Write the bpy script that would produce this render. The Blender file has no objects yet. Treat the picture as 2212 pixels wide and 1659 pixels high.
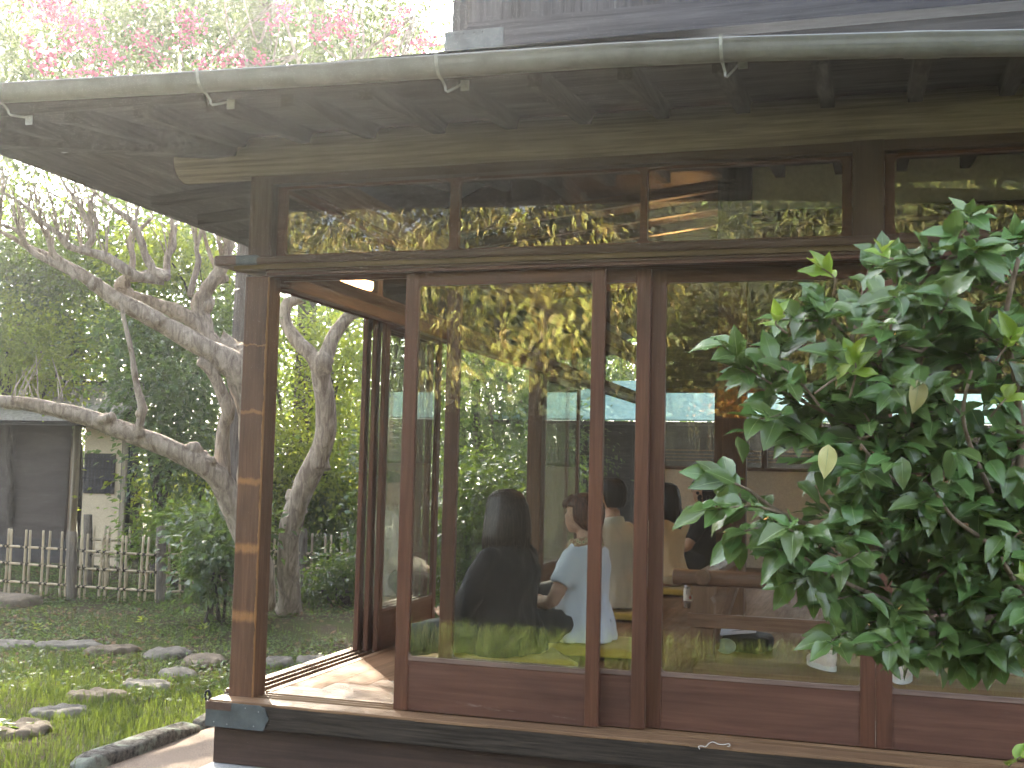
import bpy, bmesh, math, random
import numpy as np
from mathutils import Vector, Matrix, noise

# ---------------------------------------------------------------- camera, sky, sun, exposure
SC = bpy.context.scene
COL = SC.collection
YAW, PITCH, ROLL = .301, .0734, .0239
CAM = Vector((2.5277, -4.2994, .9598))
FPX = 2823.66 * 2212 / 2500          # focal length in units of a 2212-wide picture
fw = Vector((-math.sin(YAW) * math.cos(PITCH), math.cos(YAW) * math.cos(PITCH), math.sin(PITCH)))
r0 = Vector((math.cos(YAW), math.sin(YAW), 0)); u0 = r0.cross(fw)
RT = r0 * math.cos(ROLL) + u0 * math.sin(ROLL)
UP = -r0 * math.sin(ROLL) + u0 * math.cos(ROLL)
cam = bpy.data.cameras.new('camera'); camo = bpy.data.objects.new('camera', cam); COL.objects.link(camo)
cam.sensor_width = 36; cam.lens = 36 * 2823.66 / 2500
cam.clip_start = .05; cam.clip_end = 600
camo.matrix_world = Matrix(((RT.x, UP.x, -fw.x, CAM.x), (RT.y, UP.y, -fw.y, CAM.y), (RT.z, UP.z, -fw.z, CAM.z), (0, 0, 0, 1)))
SC.camera = camo

SUN_EL = math.radians(34)
SUN_AZ = math.radians(36)            # how far west (-X) of +Y the sun stands
SUNV = Vector((-math.sin(SUN_AZ) * math.cos(SUN_EL), math.cos(SUN_AZ) * math.cos(SUN_EL), math.sin(SUN_EL)))
w = bpy.data.worlds.new('World'); SC.world = w; w.use_nodes = True
nt = w.node_tree; bg = nt.nodes['Background']
sky = nt.nodes.new('ShaderNodeTexSky'); sky.sky_type = 'NISHITA'; sky.sun_disc = False
sky.sun_elevation = SUN_EL; sky.sun_rotation = -SUN_AZ
sky.air_density = 1.0; sky.dust_density = 2.5; sky.ozone_density = 1.0
hsv = nt.nodes.new('ShaderNodeHueSaturation'); hsv.inputs['Saturation'].default_value = .5     # a hazy, nearly white sky
nt.links.new(sky.outputs[0], hsv.inputs['Color']); nt.links.new(hsv.outputs[0], bg.inputs[0]); bg.inputs[1].default_value = .15
sl = bpy.data.lights.new('sun', 'SUN'); sl.energy = 3.6; sl.angle = math.radians(.5); sl.color = (1, .9, .72)
so = bpy.data.objects.new('sun', sl); COL.objects.link(so)
so.rotation_euler = (-SUNV).to_track_quat('-Z', 'Y').to_euler()
SC.view_settings.view_transform = 'Standard'; SC.view_settings.look = 'None'
SC.view_settings.exposure = 3.0; SC.view_settings.gamma = 1; SC.view_settings.use_curve_mapping = False
SC.render.engine = 'CYCLES'
SC.cycles.use_denoising = True; SC.cycles.denoising_input_passes = 'RGB_ALBEDO'
SC.cycles.max_bounces = 10; SC.cycles.diffuse_bounces = 4; SC.cycles.glossy_bounces = 4
SC.cycles.transmission_bounces = 6; SC.cycles.transparent_max_bounces = 24
SC.cycles.sample_clamp_indirect = 3
SC.cycles.volume_bounces = 0; SC.cycles.volume_step_rate = 4
SC.cycles.caustics_reflective = False; SC.cycles.caustics_refractive = False

def at(u, v, **k):
    """the point of the world that a picture point (2212 wide) shows on a given plane x=, y=, z= or at a depth d="""
    d = fw + RT * ((u - 1106) / FPX) - UP * ((v - 829.5) / FPX)
    (a, val), = k.items()
    if a == 'd': return CAM + d * val
    i = 'xyz'.index(a)
    return CAM + d * ((val - CAM[i]) / d[i])

rnd = random.Random(7)
RNG = np.random.default_rng(11)

# ---------------------------------------------------------------- helpers
class MB:
    """collects verts and faces of one mesh"""
    def __init__(s): s.v = []; s.f = []; s.m = []
    def add(s, vs, fs, mi=0):
        n = len(s.v); s.v += [tuple(x) for x in vs]; s.f += [tuple(i + n for i in f) for f in fs]; s.m += [mi] * len(fs); return s
    def box(s, x0, x1, y0, y1, z0, z1, mi=0):
        return s.add([(x0, y0, z0), (x1, y0, z0), (x1, y1, z0), (x0, y1, z0), (x0, y0, z1), (x1, y0, z1), (x1, y1, z1), (x0, y1, z1)],
                     [(0, 3, 2, 1), (4, 5, 6, 7), (0, 1, 5, 4), (1, 2, 6, 5), (2, 3, 7, 6), (3, 0, 4, 7)], mi)
    def beam(s, a, b, wd, ht, up=Vector((0, 0, 1)), mi=0):
        a = Vector(a); b = Vector(b); t = (b - a).normalized(); sd = t.cross(up).normalized(); u = sd.cross(t)
        vs = [p + sd * (i * wd / 2) + u * (j * ht / 2) for p in (a, b) for i, j in ((-1, -1), (1, -1), (1, 1), (-1, 1))]
        return s.add(vs, [(0, 3, 2, 1), (4, 5, 6, 7), (0, 1, 5, 4), (1, 2, 6, 5), (2, 3, 7, 6), (3, 0, 4, 7)], mi)
    def prism(s, prof, axis, a, b, mi=0):
        """closed profile of 2-D points swept along an axis"""
        def P(p, t): return {'x': (t, p[0], p[1]), 'y': (p[0], t, p[1]), 'z': (p[0], p[1], t)}[axis]
        n = len(prof)
        return s.add([P(p, a) for p in prof] + [P(p, b) for p in prof],
                     [tuple(range(n))[::-1], tuple(range(n, 2 * n))] + [(i, (i + 1) % n, n + (i + 1) % n, n + i) for i in range(n)], mi)
    def tube(s, pts, rad, n=8, lump=0, lfreq=6, smooth=1, caps=True, mi=0, ell=1.0):
        pts = [Vector(p) for p in pts]
        rad = list(rad) if hasattr(rad, '__len__') else [rad] * len(pts)
        for _ in range(smooth):
            q, r = [], []
            for i in range(len(pts) - 1):
                p0, p1, p2, p3 = pts[max(i - 1, 0)], pts[i], pts[i + 1], pts[min(i + 2, len(pts) - 1)]
                q += [p1, (p1 + p2) * .5625 - (p0 + p3) * .0625]; r += [rad[i], (rad[i] + rad[i + 1]) / 2]
            q.append(pts[-1]); r.append(rad[-1]); pts, rad = q, r
        base = len(s.v); nrm = None; N = len(pts)
        for i, p in enumerate(pts):
            t = (pts[min(i + 1, N - 1)] - pts[max(i - 1, 0)]).normalized()
            if nrm is None: nrm = t.orthogonal().normalized()
            nrm = (nrm - t * nrm.dot(t)).normalized(); bn = t.cross(nrm)
            for k in range(n):
                a = 2 * math.pi * k / n
                d = nrm * math.cos(a) + bn * math.sin(a) * ell
                r = rad[i]
                if lump: r *= 1 + lump * noise.noise((p + d * r) * lfreq) + lump * .6 * noise.noise((p + d * r) * lfreq * 2.7)
                s.v.append(tuple(p + d * r))
        for i in range(N - 1):
            for k in range(n):
                a = base + i * n + k; b = base + i * n + (k + 1) % n
                s.f.append((a, b, b + n, a + n)); s.m.append(mi)
        if caps:
            s.f.append(tuple(base + k for k in range(n))[::-1]); s.f.append(tuple(base + (N - 1) * n + k for k in range(n))); s.m += [mi, mi]
        return s
    def ball(s, c, r, n=10, m=7, lump=0, lfreq=5, mi=0):
        c = Vector(c); r = Vector(r) if hasattr(r, '__len__') else Vector((r, r, r)); base = len(s.v)
        for j in range(m + 1):
            th = math.pi * j / m
            for k in range(n):
                ph = 2 * math.pi * k / n
                d = Vector((math.sin(th) * math.cos(ph), math.sin(th) * math.sin(ph), math.cos(th)))
                q = 1 + (lump * noise.noise((c + d * r.x) * lfreq) if lump else 0)
                s.v.append((c.x + d.x * r.x * q, c.y + d.y * r.y * q, c.z + d.z * r.z * q))
        for j in range(m):
            for k in range(n):
                a = base + j * n + k; b = base + j * n + (k + 1) % n
                s.f.append((a, a + n, b + n, b)); s.m.append(mi)
        return s
    def mesh(s, name):
        me = bpy.data.meshes.new(name); me.from_pydata(s.v, [], s.f)
        if any(s.m): me.polygons.foreach_set('material_index', s.m)
        me.update(); return me

def tag(o, label=None, cat=None, group=None, kind=None):
    if label: o['label'] = label
    if cat: o['category'] = cat
    if group: o['group'] = group
    if kind: o['kind'] = kind
    return o
def attach(o, parent):
    if parent is not None:
        o.parent = parent
        M = parent['_w'] if '_w' in parent else (0, 0, 0)
        o.matrix_parent_inverse = Matrix.Translation(-Vector(M))
    return o
def empty(name, loc, label, cat, group=None):
    o = bpy.data.objects.new(name, None); COL.objects.link(o); o.location = loc; o.empty_display_size = .1
    o['_w'] = tuple(loc); return tag(o, label, cat, group)
def fix(me, smooth=False):
    bm = bmesh.new(); bm.from_mesh(me); bmesh.ops.recalc_face_normals(bm, faces=bm.faces); bm.to_mesh(me); bm.free()
    if smooth: me.polygons.foreach_set('use_smooth', [True] * len(me.polygons))
    me.update(); return me
def part(name, mb, mat, parent=None, bev=0, smooth=False, label=None):
    me = mb.mesh(name) if isinstance(mb, MB) else mb
    for m in (mat if isinstance(mat, (list, tuple)) else [mat]): me.materials.append(m)
    fix(me, smooth)
    o = bpy.data.objects.new(name, me); COL.objects.link(o)
    attach(o, parent)
    if bev:
        b = o.modifiers.new('bevel', 'BEVEL'); b.width = bev; b.segments = 2; b.limit_method = 'ANGLE'; b.harden_normals = False
    if label: o['label'] = label
    return o
def npmesh(name, V, F, mat=None, parent=None, smooth=False, uv=None):
    """fast mesh from numpy: V (n,3), F (m,k) with k = 3 or 4"""
    me = bpy.data.meshes.new(name); V = np.asarray(V, np.float32); F = np.asarray(F, np.int32); k = F.shape[1]
    me.vertices.add(len(V)); me.vertices.foreach_set('co', V.ravel())
    me.loops.add(F.size); me.loops.foreach_set('vertex_index', F.ravel())
    me.polygons.add(len(F)); me.polygons.foreach_set('loop_start', np.arange(0, F.size, k, dtype=np.int32))
    me.polygons.foreach_set('loop_total', np.full(len(F), k, np.int32))
    if smooth: me.polygons.foreach_set('use_smooth', np.ones(len(F), bool))
    if uv is not None:
        l = me.uv_layers.new(name='uv'); l.data.foreach_set('uv', np.asarray(uv, np.float32)[F.ravel()].ravel())
    me.update(); me.validate()
    for m in (mat if isinstance(mat, (list, tuple)) else [mat]):
        if m: me.materials.append(m)
    o = bpy.data.objects.new(name, me); COL.objects.link(o); attach(o, parent); return o
def copy_of(o, parent=None):
    c = o.copy(); COL.objects.link(c)
    if parent is not None: c.parent = parent
    return c

# ---------------------------------------------------------------- materials
class G:
    def __init__(s, name, rough=.5, spec=.4):
        s.mat = bpy.data.materials.new(name); s.mat.use_nodes = True; s.nt = s.mat.node_tree
        s.b = s.nt.nodes['Principled BSDF']; s.out = s.nt.nodes['Material Output']
        s.b.inputs['Roughness'].default_value = rough; s.b.inputs['Specular IOR Level'].default_value = spec
        s.tc = None
    def n(s, t, **k):
        x = s.nt.nodes.new('ShaderNode' + t)
        for a, b in k.items(): setattr(x, a, b)
        return x
    def l(s, a, b): s.nt.links.new(a, b)
    def coord(s, scale=(1, 1, 1), which='Object', rot=(0, 0, 0)):
        if not s.tc: s.tc = s.n('TexCoord')
        m = s.n('Mapping'); m.inputs['Scale'].default_value = scale; m.inputs['Rotation'].default_value = rot; s.l(s.tc.outputs[which], m.inputs[0]); return m.outputs[0]
    def noise(s, vec, scale=1, detail=4, rough=.55, dist=0):
        x = s.n('TexNoise'); x.inputs['Scale'].default_value = scale; x.inputs['Detail'].default_value = detail
        x.inputs['Roughness'].default_value = rough; x.inputs['Distortion'].default_value = dist; s.l(vec, x.inputs['Vector']); return x.outputs['Fac']
    def ramp(s, fac, stops):
        x = s.n('ValToRGB'); e = x.color_ramp.elements
        while len(e) < len(stops): e.new(.5)
        for i, (p, c) in enumerate(stops):
            e[i].position = p; e[i].color = (*c, 1) if len(c) == 3 else c
        s.l(fac, x.inputs[0]); return x.outputs[0]
    def mix(s, fac, a, b, mode='MIX'):
        x = s.n('Mix', data_type='RGBA', blend_type=mode)
        for v, i in ((fac, 0), (a, 6), (b, 7)):
            if isinstance(v, (int, float)): x.inputs[i].default_value = v
            elif isinstance(v, tuple): x.inputs[i].default_value = (*v, 1)
            else: s.l(v, x.inputs[i])
        return x.outputs[2]
    def math(s, op, a, b=0, c=None):
        x = s.n('Math', operation=op)
        for i, v in enumerate((a, b) if c is None else (a, b, c)):
            if isinstance(v, (int, float)): x.inputs[i].default_value = v
            else: s.l(v, x.inputs[i])
        return x.outputs[0]
    def bump(s, h, strength=.3, dist=.01):
        x = s.n('Bump'); x.inputs['Strength'].default_value = strength; x.inputs['Distance'].default_value = dist
        s.l(h, x.inputs['Height']); s.l(x.outputs[0], s.b.inputs['Normal']); return x.outputs[0]
    def base(s, c):
        if isinstance(c, tuple): s.b.inputs['Base Color'].default_value = (*c, 1)
        else: s.l(c, s.b.inputs['Base Color'])
    def vary(s, col, amt=.25):
        oi = s.n('ObjectInfo'); v = s.math('MULTIPLY_ADD', oi.outputs['Random'], amt, 1 - amt / 2)
        h = s.n('HueSaturation'); s.l(v, h.inputs['Value']); s.l(col, h.inputs['Color']); return h.outputs[0]

def S(scale, axis, long=.04):
    return tuple(scale * (long if 'xyz'[i] == axis else 1) for i in range(3))
def wood(name, dark, light, axis, rough=.5, spec=.35, fine=60, bump=.25, worn=None, worn_at=.6, vary=.2, dirt=.5):
    g = G(name, rough, spec)
    c = g.coord(S(1, axis)); n1 = g.noise(c, fine, 5, .65, .4)
    n2 = g.noise(g.coord(S(1, axis, .25)), 5, 4, .6, .8)
    col = g.ramp(n1, [(.3, dark), (.72, light)])
    col = g.mix(g.math('MULTIPLY', g.ramp(n2, [(.3, (0, 0, 0)), (.75, (1, 1, 1))]), dirt), col, tuple(x * .45 for x in dark), 'MIX')
    if worn:
        n3 = g.noise(g.coord(S(1, axis, .12)), 14, 6, .7, 1.2)
        col = g.mix(g.ramp(n3, [(worn_at, (0, 0, 0)), (worn_at + .12, (1, 1, 1))]), col, worn)
    g.base(g.vary(col, vary))
    rr = g.ramp(n2, [(.2, (rough * .8,) * 3), (.8, (min(1, rough * 1.25),) * 3)]); g.l(rr, g.b.inputs['Roughness'])
    g.bump(n1, bump, .004); return g.mat
def plain(name, col, rough=.6, spec=.3, metal=0, nscale=30, var=.25, bump=.1, bdist=.003):
    g = G(name, rough, spec); n = g.noise(g.coord(), nscale, 5, .6); n2 = g.noise(g.coord(), nscale / 9, 3)
    c = g.ramp(n, [(.3, tuple(x * (1 - var) for x in col)), (.7, tuple(min(1, x * (1 + var)) for x in col))])
    c = g.mix(g.math('MULTIPLY', n2, var), c, tuple(x * .6 for x in col))
    g.base(c); g.b.inputs['Metallic'].default_value = metal
    if bump: g.bump(n, bump, bdist)
    return g.mat
def leafmat(name, front, back_t, transl=.45, rough=.4, spec=.45, hue=.06, val=.5):
    g = G(name, rough, spec)
    geo = g.n('NewGeometry'); r = geo.outputs['Random Per Island']
    hs = g.n('HueSaturation'); hs.inputs['Color'].default_value = (*front, 1)
    g.l(g.math('MULTIPLY_ADD', r, hue, .5 - hue / 2), hs.inputs['Hue'])
    r2 = g.math('FRACT', g.math('MULTIPLY', r, 17.3)); g.l(g.math('MULTIPLY_ADD', r2, val, 1 - val / 2), hs.inputs['Value'])
    g.base(hs.outputs[0])
    t = g.n('BsdfTranslucent'); h2 = g.n('HueSaturation'); h2.inputs['Color'].default_value = (*back_t, 1)
    g.l(g.math('MULTIPLY_ADD', r2, val, 1 - val / 2), h2.inputs['Value']); g.l(h2.outputs[0], t.inputs[0])
    m = g.n('MixShader'); m.inputs[0].default_value = transl; g.l(g.b.outputs[0], m.inputs[1]); g.l(t.outputs[0], m.inputs[2]); g.l(m.outputs[0], g.out.inputs[0])
    return g.mat
def glassmat(name, f0=.07, wave=.12, tint=(.97, .985, .97), dirt=.0):
    g = G(name); nt = g.nt; nt.nodes.remove(g.b)
    geo = g.n('NewGeometry'); d = g.n('VectorMath', operation='DOT_PRODUCT'); g.l(geo.outputs['Incoming'], d.inputs[0]); g.l(geo.outputs['Normal'], d.inputs[1])
    c = g.math('ABSOLUTE', d.outputs['Value']); f = g.math('MULTIPLY_ADD', g.math('POWER', g.math('SUBTRACT', 1, c), 5), 1 - f0, f0)
    tr = g.n('BsdfTransparent'); tr.inputs[0].default_value = (*tint, 1)
    gl = g.n('BsdfGlossy'); gl.inputs['Roughness'].default_value = .0
    bn = g.n('Bump'); bn.inputs['Strength'].default_value = wave; bn.inputs['Distance'].default_value = .006
    g.l(g.noise(g.coord((1, 1, .45)), 7, 1.5, .4), bn.inputs['Height']); g.l(bn.outputs[0], gl.inputs['Normal'])
    m = g.n('MixShader'); g.l(f, m.inputs[0]); g.l(tr.outputs[0], m.inputs[1]); g.l(gl.outputs[0], m.inputs[2])
    sh = m.outputs[0]
    if dirt:
        df = g.n('BsdfDiffuse'); df.inputs[0].default_value = (.7, .72, .68, 1)
        k = g.math('MULTIPLY', g.ramp(g.noise(g.coord((1, 1, .25)), 5, 5, .6, 1.5), [(.35, (0, 0, 0)), (.75, (1, 1, 1))]), dirt)
        m2 = g.n('MixShader'); g.l(k, m2.inputs[0]); g.l(sh, m2.inputs[1]); g.l(df.outputs[0], m2.inputs[2]); sh = m2.outputs[0]
    g.l(sh, g.out.inputs[0]); return g.mat
# ---------------------------------------------------------------- wood and metal of the house
W = {}
for ax in 'xyz':
    W['beam', ax] = wood('weathered_beam_' + ax, (.22, .18, .13), (.50, .43, .32), ax, .75, .2, 55, .5)
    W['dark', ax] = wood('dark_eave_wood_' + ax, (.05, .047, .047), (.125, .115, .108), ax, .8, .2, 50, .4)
    W['board', ax] = wood('grey_wall_board_' + ax, (.045, .045, .052), (.13, .125, .135), ax, .75, .25, 45, .5)
    W['red', ax] = wood('red_brown_door_wood_' + ax, (.085, .035, .021), (.17, .07, .04), ax, .42, .4, 70, .15)
    W['inner', ax] = wood('inner_wood_' + ax, (.075, .038, .022), (.15, .078, .043), ax, .5, .35, 60, .2)
    W['floor', ax] = wood('floor_plank_' + ax, (.15, .078, .042), (.24, .13, .07), ax, .36, .35, 40, .08, vary=.3)
    W['floor_in', ax] = wood('worn_floor_plank_' + ax, (.17, .09, .045), (.31, .175, .095), ax, .6, .07, 40, .1, vary=.3)
    W['lintel', ax] = wood('lintel_wood_' + ax, (.075, .045, .03), (.16, .105, .068), ax, .6, .3, 60, .3)
    W['lip', ax] = wood('worn_edge_wood_' + ax, (.19, .105, .055), (.37, .23, .125), ax, .5, .35, 60, .3)
M_panel = wood('door_panel_wood', (.09, .04, .027), (.18, .085, .056), 'x', .5, .35, 45, .2, worn=(.27, .2, .17), worn_at=.66)
M_panel_y = wood('side_door_panel_wood', (.11, .05, .03), (.2, .095, .055), 'y', .5, .35, 45, .2)
M_sillface = wood('charred_sill_wood', (.018, .015, .012), (.085, .066, .05), 'x', .85, .15, 110, 1.0)
M_skirt = wood('skirt_board', (.045, .027, .02), (.095, .056, .04), 'x', .6, .3, 45, .2)
M_zinc = plain('patinated_zinc', (.1, .115, .118), .5, .5, .35, 12, .35, .1)
M_copper = plain('brown_copper', (.12, .075, .06), .5, .5, .4, 15, .3, .1)
M_gutter = plain('gutter_metal', (.25, .252, .245), .42, .5, .3, 9, .22, .05)
M_galv = plain('galvanised_strap', (.42, .43, .41), .45, .5, .6, 40, .3, .15)
M_roof = plain('grey_roof_metal', (.2, .21, .22), .5, .5, .3, 10, .3, .1)
M_iron = plain('black_iron', (.02, .02, .022), .5, .5, .6, 60, .3, .1)
M_plaster = plain('beige_plaster', (.62, .5, .36), .9, .1, 0, 40, .12, .15)
M_plaster2 = plain('pale_plaster', (.74, .7, .58), .9, .1, 0, 40, .1, .1)
M_conc = plain('granite_concrete', (.36, .36, .35), .9, .2, 0, 160, .45, .5)
M_glass = glassmat('window_glass', .068, .002)
M_glass_side = glassmat('dusty_side_glass', .05, .01, dirt=.16)
def postmat():
    g = G('corner_post_wood', .5, .35)
    n1 = g.noise(g.coord(S(1, 'z')), 75, 5, .65, .4); n2 = g.noise(g.coord(S(1, 'z', .2)), 9, 4, .6, .8)
    col = g.ramp(n1, [(.3, (.085, .042, .024)), (.72, (.18, .09, .048))])
    col = g.mix(g.ramp(n2, [(.35, (0, 0, 0)), (.8, (.75, .75, .75))]), col, (.045, .025, .017))
    sp = g.n('SeparateXYZ'); g.l(g.coord(), sp.inputs[0])
    nz = g.math('MULTIPLY_ADD', g.noise(g.coord(S(1, 'z', .3)), 26, 5, .7), .05, -.025)
    z = g.math('ADD', sp.outputs[2], nz)
    tot = None
    for zc, h in ((1.455, .004), (1.172, .008), (.882, .016), (.604, .024), (.329, .026)):     # old tie marks worn into the wood
        m = g.math('MINIMUM', g.math('MAXIMUM', g.math('DIVIDE', g.math('SUBTRACT', h * 1.15, g.math('ABSOLUTE', g.math('SUBTRACT', z, zc))), h * .8), 0), 1 if h > .01 else .8)
        tot = m if tot is None else g.math('MAXIMUM', tot, m)
    fr = g.math('LESS_THAN', sp.outputs[1], .012)
    col = g.mix(g.math('MULTIPLY', tot, g.math('MULTIPLY', fr, g.math('MULTIPLY_ADD', n1, .9, .15))), col, (.36, .17, .06))
    xe = g.math('MULTIPLY', g.math('GREATER_THAN', g.math('ADD', sp.outputs[0], g.math('MULTIPLY', nz, .5)), .107), .55)
    col = g.mix(g.math('MULTIPLY', xe, fr), col, (.4, .2, .07))
    g.base(col); g.bump(n1, .25, .004); return g.mat
M_post = postmat()

H = empty('wooden_house', (1.2, 2.5, -.5), 'dark wooden garden house with glazed sliding doors along a corner veranda', 'house')
Z0, ZK, ZT = 0, 1.742, 1.82          # floor, underside of lintel, top of lintel
GZ = -.5                             # ground

# foundation, sill and skirt
part('foundation', MB().box(-.055, 6, -.42, .02, GZ - .1, -.262), M_conc, H, .02)
part('side_foundation', MB().box(-.055, .08, .025, 11, GZ - .1, -.262), M_conc, H, .02)
part('skirt_board', MB().box(-.03, 6, -.05, -.02, -.26, -.103), M_skirt, H, .003)
part('side_skirt_board', MB().box(-.03, 0, -.017, 9, -.26, -.103), W['inner', 'y'], H, .003)
part('sill', MB().box(-.036, 6, -.098, .125, -.1, -.012), M_sillface, H, .006)
part('side_sill', MB().box(-.098, .125, .128, 9, -.1, -.012), W['lintel', 'y'], H, .006)
lip = MB()
for i in range(40):                  # the worn front edge wanders a little
    x = -.036 + i * .15; f = .004 * math.sin(i * 1.7) + .003 * math.sin(i * .6 + 1)
    lip.box(x, x + .1499, -.094 + f, .0125, -.0115, 0)
part('sill_lip', lip, W['lip', 'x'], H, .002)
for y0, y1 in ((.0445, .0515), (.0825, .0895), (.1205, .15)):
    part('sill_track', MB().box(.112, 6, y0, y1, -.0115, 0), W['lip', 'x'], H)
part('side_sill_lip', MB().box(-.09, -.042, .128, 9, -.0115, .001), W['lip', 'y'], H, .002)
for x0, x1 in ((-.006, .002), (.042, .05), (.088, .12)):
    part('side_sill_track', MB().box(x0, x1, .153, 9, -.0115, .001), W['lip', 'y'], H)
zc = MB()
prof = [(-.04, -.104), (.222, -.104), (.236, -.07), (.246, -.056), (.236, -.042), (.226, -.014), (.2, -.006), (-.04, -.006)]
zc.prism(prof, 'y', -.1035, -.1, 0)
zc.box(-.0405, -.0365, -.1, .08, -.104, -.006)
part('corner_cap', zc, M_zinc, H)
part('copper_patch', MB().box(-.0415, .075, -.1055, -.1036, -.037, -.005), M_copper, H)
for x, z in ((.0, -.085), (.06, -.09), (.18, -.088), (.2, -.03), (.14, -.02)):
    part('nail', MB().ball((x, -.1045, z), .0025, 6, 4), M_galv, H)
hk = MB(); hk.tube([(-.045 + .011 * math.cos(a), -.085, .012 + .019 * math.sin(a)) for a in np.linspace(0, 6.28, 13)], .0045, 6)
hk.tube([(-.045, -.085, -.006), (-.045, -.085, -.05)], .004, 6)
part('iron_hook', hk, M_iron, H, smooth=True)

# floor
k = 0
for y0, y1 in ((.152, .298), (.3, .448), (.45, .598)):
    part('floor_plank', MB().box(.122 + k * .15, 6, y0, y1, -.03, -.001), W['floor', 'x'], H, .0012); k += 1
for i in range(30):
    x0 = .122 + i * .15; ys = .3 + .15 * min(i, 2) - (.148 if i == 0 else .15 if i < 3 else 0) + (.0 if i else 0)
    ys = (.3, .45, .6)[min(i, 2)]
    part('floor_plank', MB().box(x0, x0 + .148, ys, 8, -.03, -.001), W['floor_in', 'y'], H, .0012)

# posts, beams, lintels
part('corner_post', MB().box(0, .11, 0, .11, -.011, ZK + .004), M_post, H, .005)
part('corner_post_top', MB().box(.004, .107, .004, .107, ZT, 2.25), W['lintel', 'z'], H, .005)
part('wall_post', MB().box(2.466, 2.576, 0, .11, ZT, 2.25), W['lintel', 'z'], H, .004)
part('wall_post', MB().box(4.93, 5.04, 0, .11, ZT, 2.25), W['lintel', 'z'], H, .004)
part('side_post', MB().box(0, .11, 2.3, 2.41, ZT, 2.3), W['lintel', 'z'], H, .004)
part('side_post', MB().box(0, .11, 4.28, 4.39, 0.002, 2.3), W['inner', 'z'], H, .004)
part('side_post', MB().box(0, .11, 6.4, 6.51, 0.002, 2.4), W['inner', 'z'], H, .004)
lt = MB()
lt.prism([(-.062, 1.786), (-.068, 1.797), (-.066, 1.81), (-.055, 1.819), (-.02, 1.822), (.14, 1.822), (.14, 1.786)], 'x', -.105, 6)
part('lintel_log', lt, W['lintel', 'x'], H, 0)
part('lintel_strip', MB().prism([(-.042, 1.769), (-.052, 1.7855), (.14, 1.7855), (.14, 1.769)], 'x', -.03, 6), wood('yellow_lit_strip', (.16, .11, .06), (.32, .235, .13), 'x', .55, .3), H)  # paler wood colour stands in for yellow light on the strip
for y0, y1, z0 in ((-.022, .012, ZK), (.0445, .0515, ZK + .001), (.0825, .0895, ZK + .001), (.1205, .14, ZK)):
    part('lintel_track', MB().box(.112, 6, y0, y1, z0, 1.757), W['red', 'x'], H, .001)
part('lintel_board', MB().box(.112, 6, -.03, .14, 1.7573, 1.7688), W['lintel', 'x'], H, .001)
part('lintel_cap', MB().box(-.112, .09, -.0705, .0, 1.784, 1.825), M_zinc, H, .008)
part('lintel_end_cap', MB().box(-.113, -.005, -.0725, .01, 1.783, 1.8262), M_copper, H, .008)
part('side_lintel', MB().prism([(-.055, 1.786), (-.06, 1.80), (-.05, 1.819), (.14, 1.821), (.14, 1.769), (-.03, 1.769)], 'y', .145, 9), W['lintel', 'y'], H)
for x0, x1, z0 in ((-.052, -.046, ZK), (-.006, .004, ZK), (.042, .05, ZK), (.088, .14, ZK - .03)):
    part('side_lintel_track', MB().box(x0, x1, .145, 9, z0, 1.768), W['red', 'y'], H, .001)

def log(x0, x1, yc, zc, r, axis, bow=0):
    m = MB(); n = 13
    pts = [(x0 + (x1 - x0) * i / n, yc, zc) if axis == 'x' else (yc, x0 + (x1 - x0) * i / n, zc) for i in range(n + 1)]
    return m.tube(pts, r, 18, .03, 3, 1)
part('eave_beam', log(-.34, 6, .035, 2.262, .092, 'x'), W['beam', 'x'], H, smooth=True)
part('side_eave_beam', log(.06, 9, .04, 2.262, .088, 'y'), W['beam', 'y'], H, smooth=True)
part('beam_plate', MB().box(.108, 6, .005, .1, 2.14, 2.185), W['lintel', 'x'], H, .003)

# transom windows
def rounded_frame(x0, x1, z0, z1, ix0, ix1, iz0, iz1, r, y0, y1, axis='x', n=4):
    """a frame with a round-cornered opening, extruded from y0 to y1"""
    inner = []
    for cx, cz, a0 in ((ix1 - r, iz1 - r, 0), (ix0 + r, iz1 - r, 90), (ix0 + r, iz0 + r, 180), (ix1 - r, iz0 + r, 270)):
        for i in range(n + 1):
            a = math.radians(a0 + 90 * i / n); inner.append((cx + r * math.cos(a), cz + r * math.sin(a)))
    oc = [(x1, z1), (x0, z1), (x0, z0), (x1, z0)]
    m = MB(); vs, fs = [], []
    P = (lambda p, y: (p[0], y, p[1])) if axis == 'x' else (lambda p, y: (y, p[0], p[1]))
    N = len(inner)
    vs = [P(p, y0) for p in inner] + [P(p, y1) for p in inner] + [P(p, y0) for p in oc] + [P(p, y1) for p in oc]
    for i in range(N):
        j = (i + 1) % N; q = i // (n + 1); fs.append((i, j, N + j, N + i))
        if i % (n + 1) < n:
            fs.append((i, j, 2 * N + q)); fs.append((N + i, N + j, 2 * N + 4 + q))
        else:
            q2 = (q + 1) % 4; fs.append((i, j, 2 * N + q2, 2 * N + q)); fs.append((N + i, N + j, 2 * N + 4 + q2, 2 * N + 4 + q))
    for q in range(4):
        q2 = (q + 1) % 4; fs.append((2 * N + q, 2 * N + q2, 2 * N + 4 + q2, 2 * N + 4 + q))
    return m.add(vs, fs)
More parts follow.
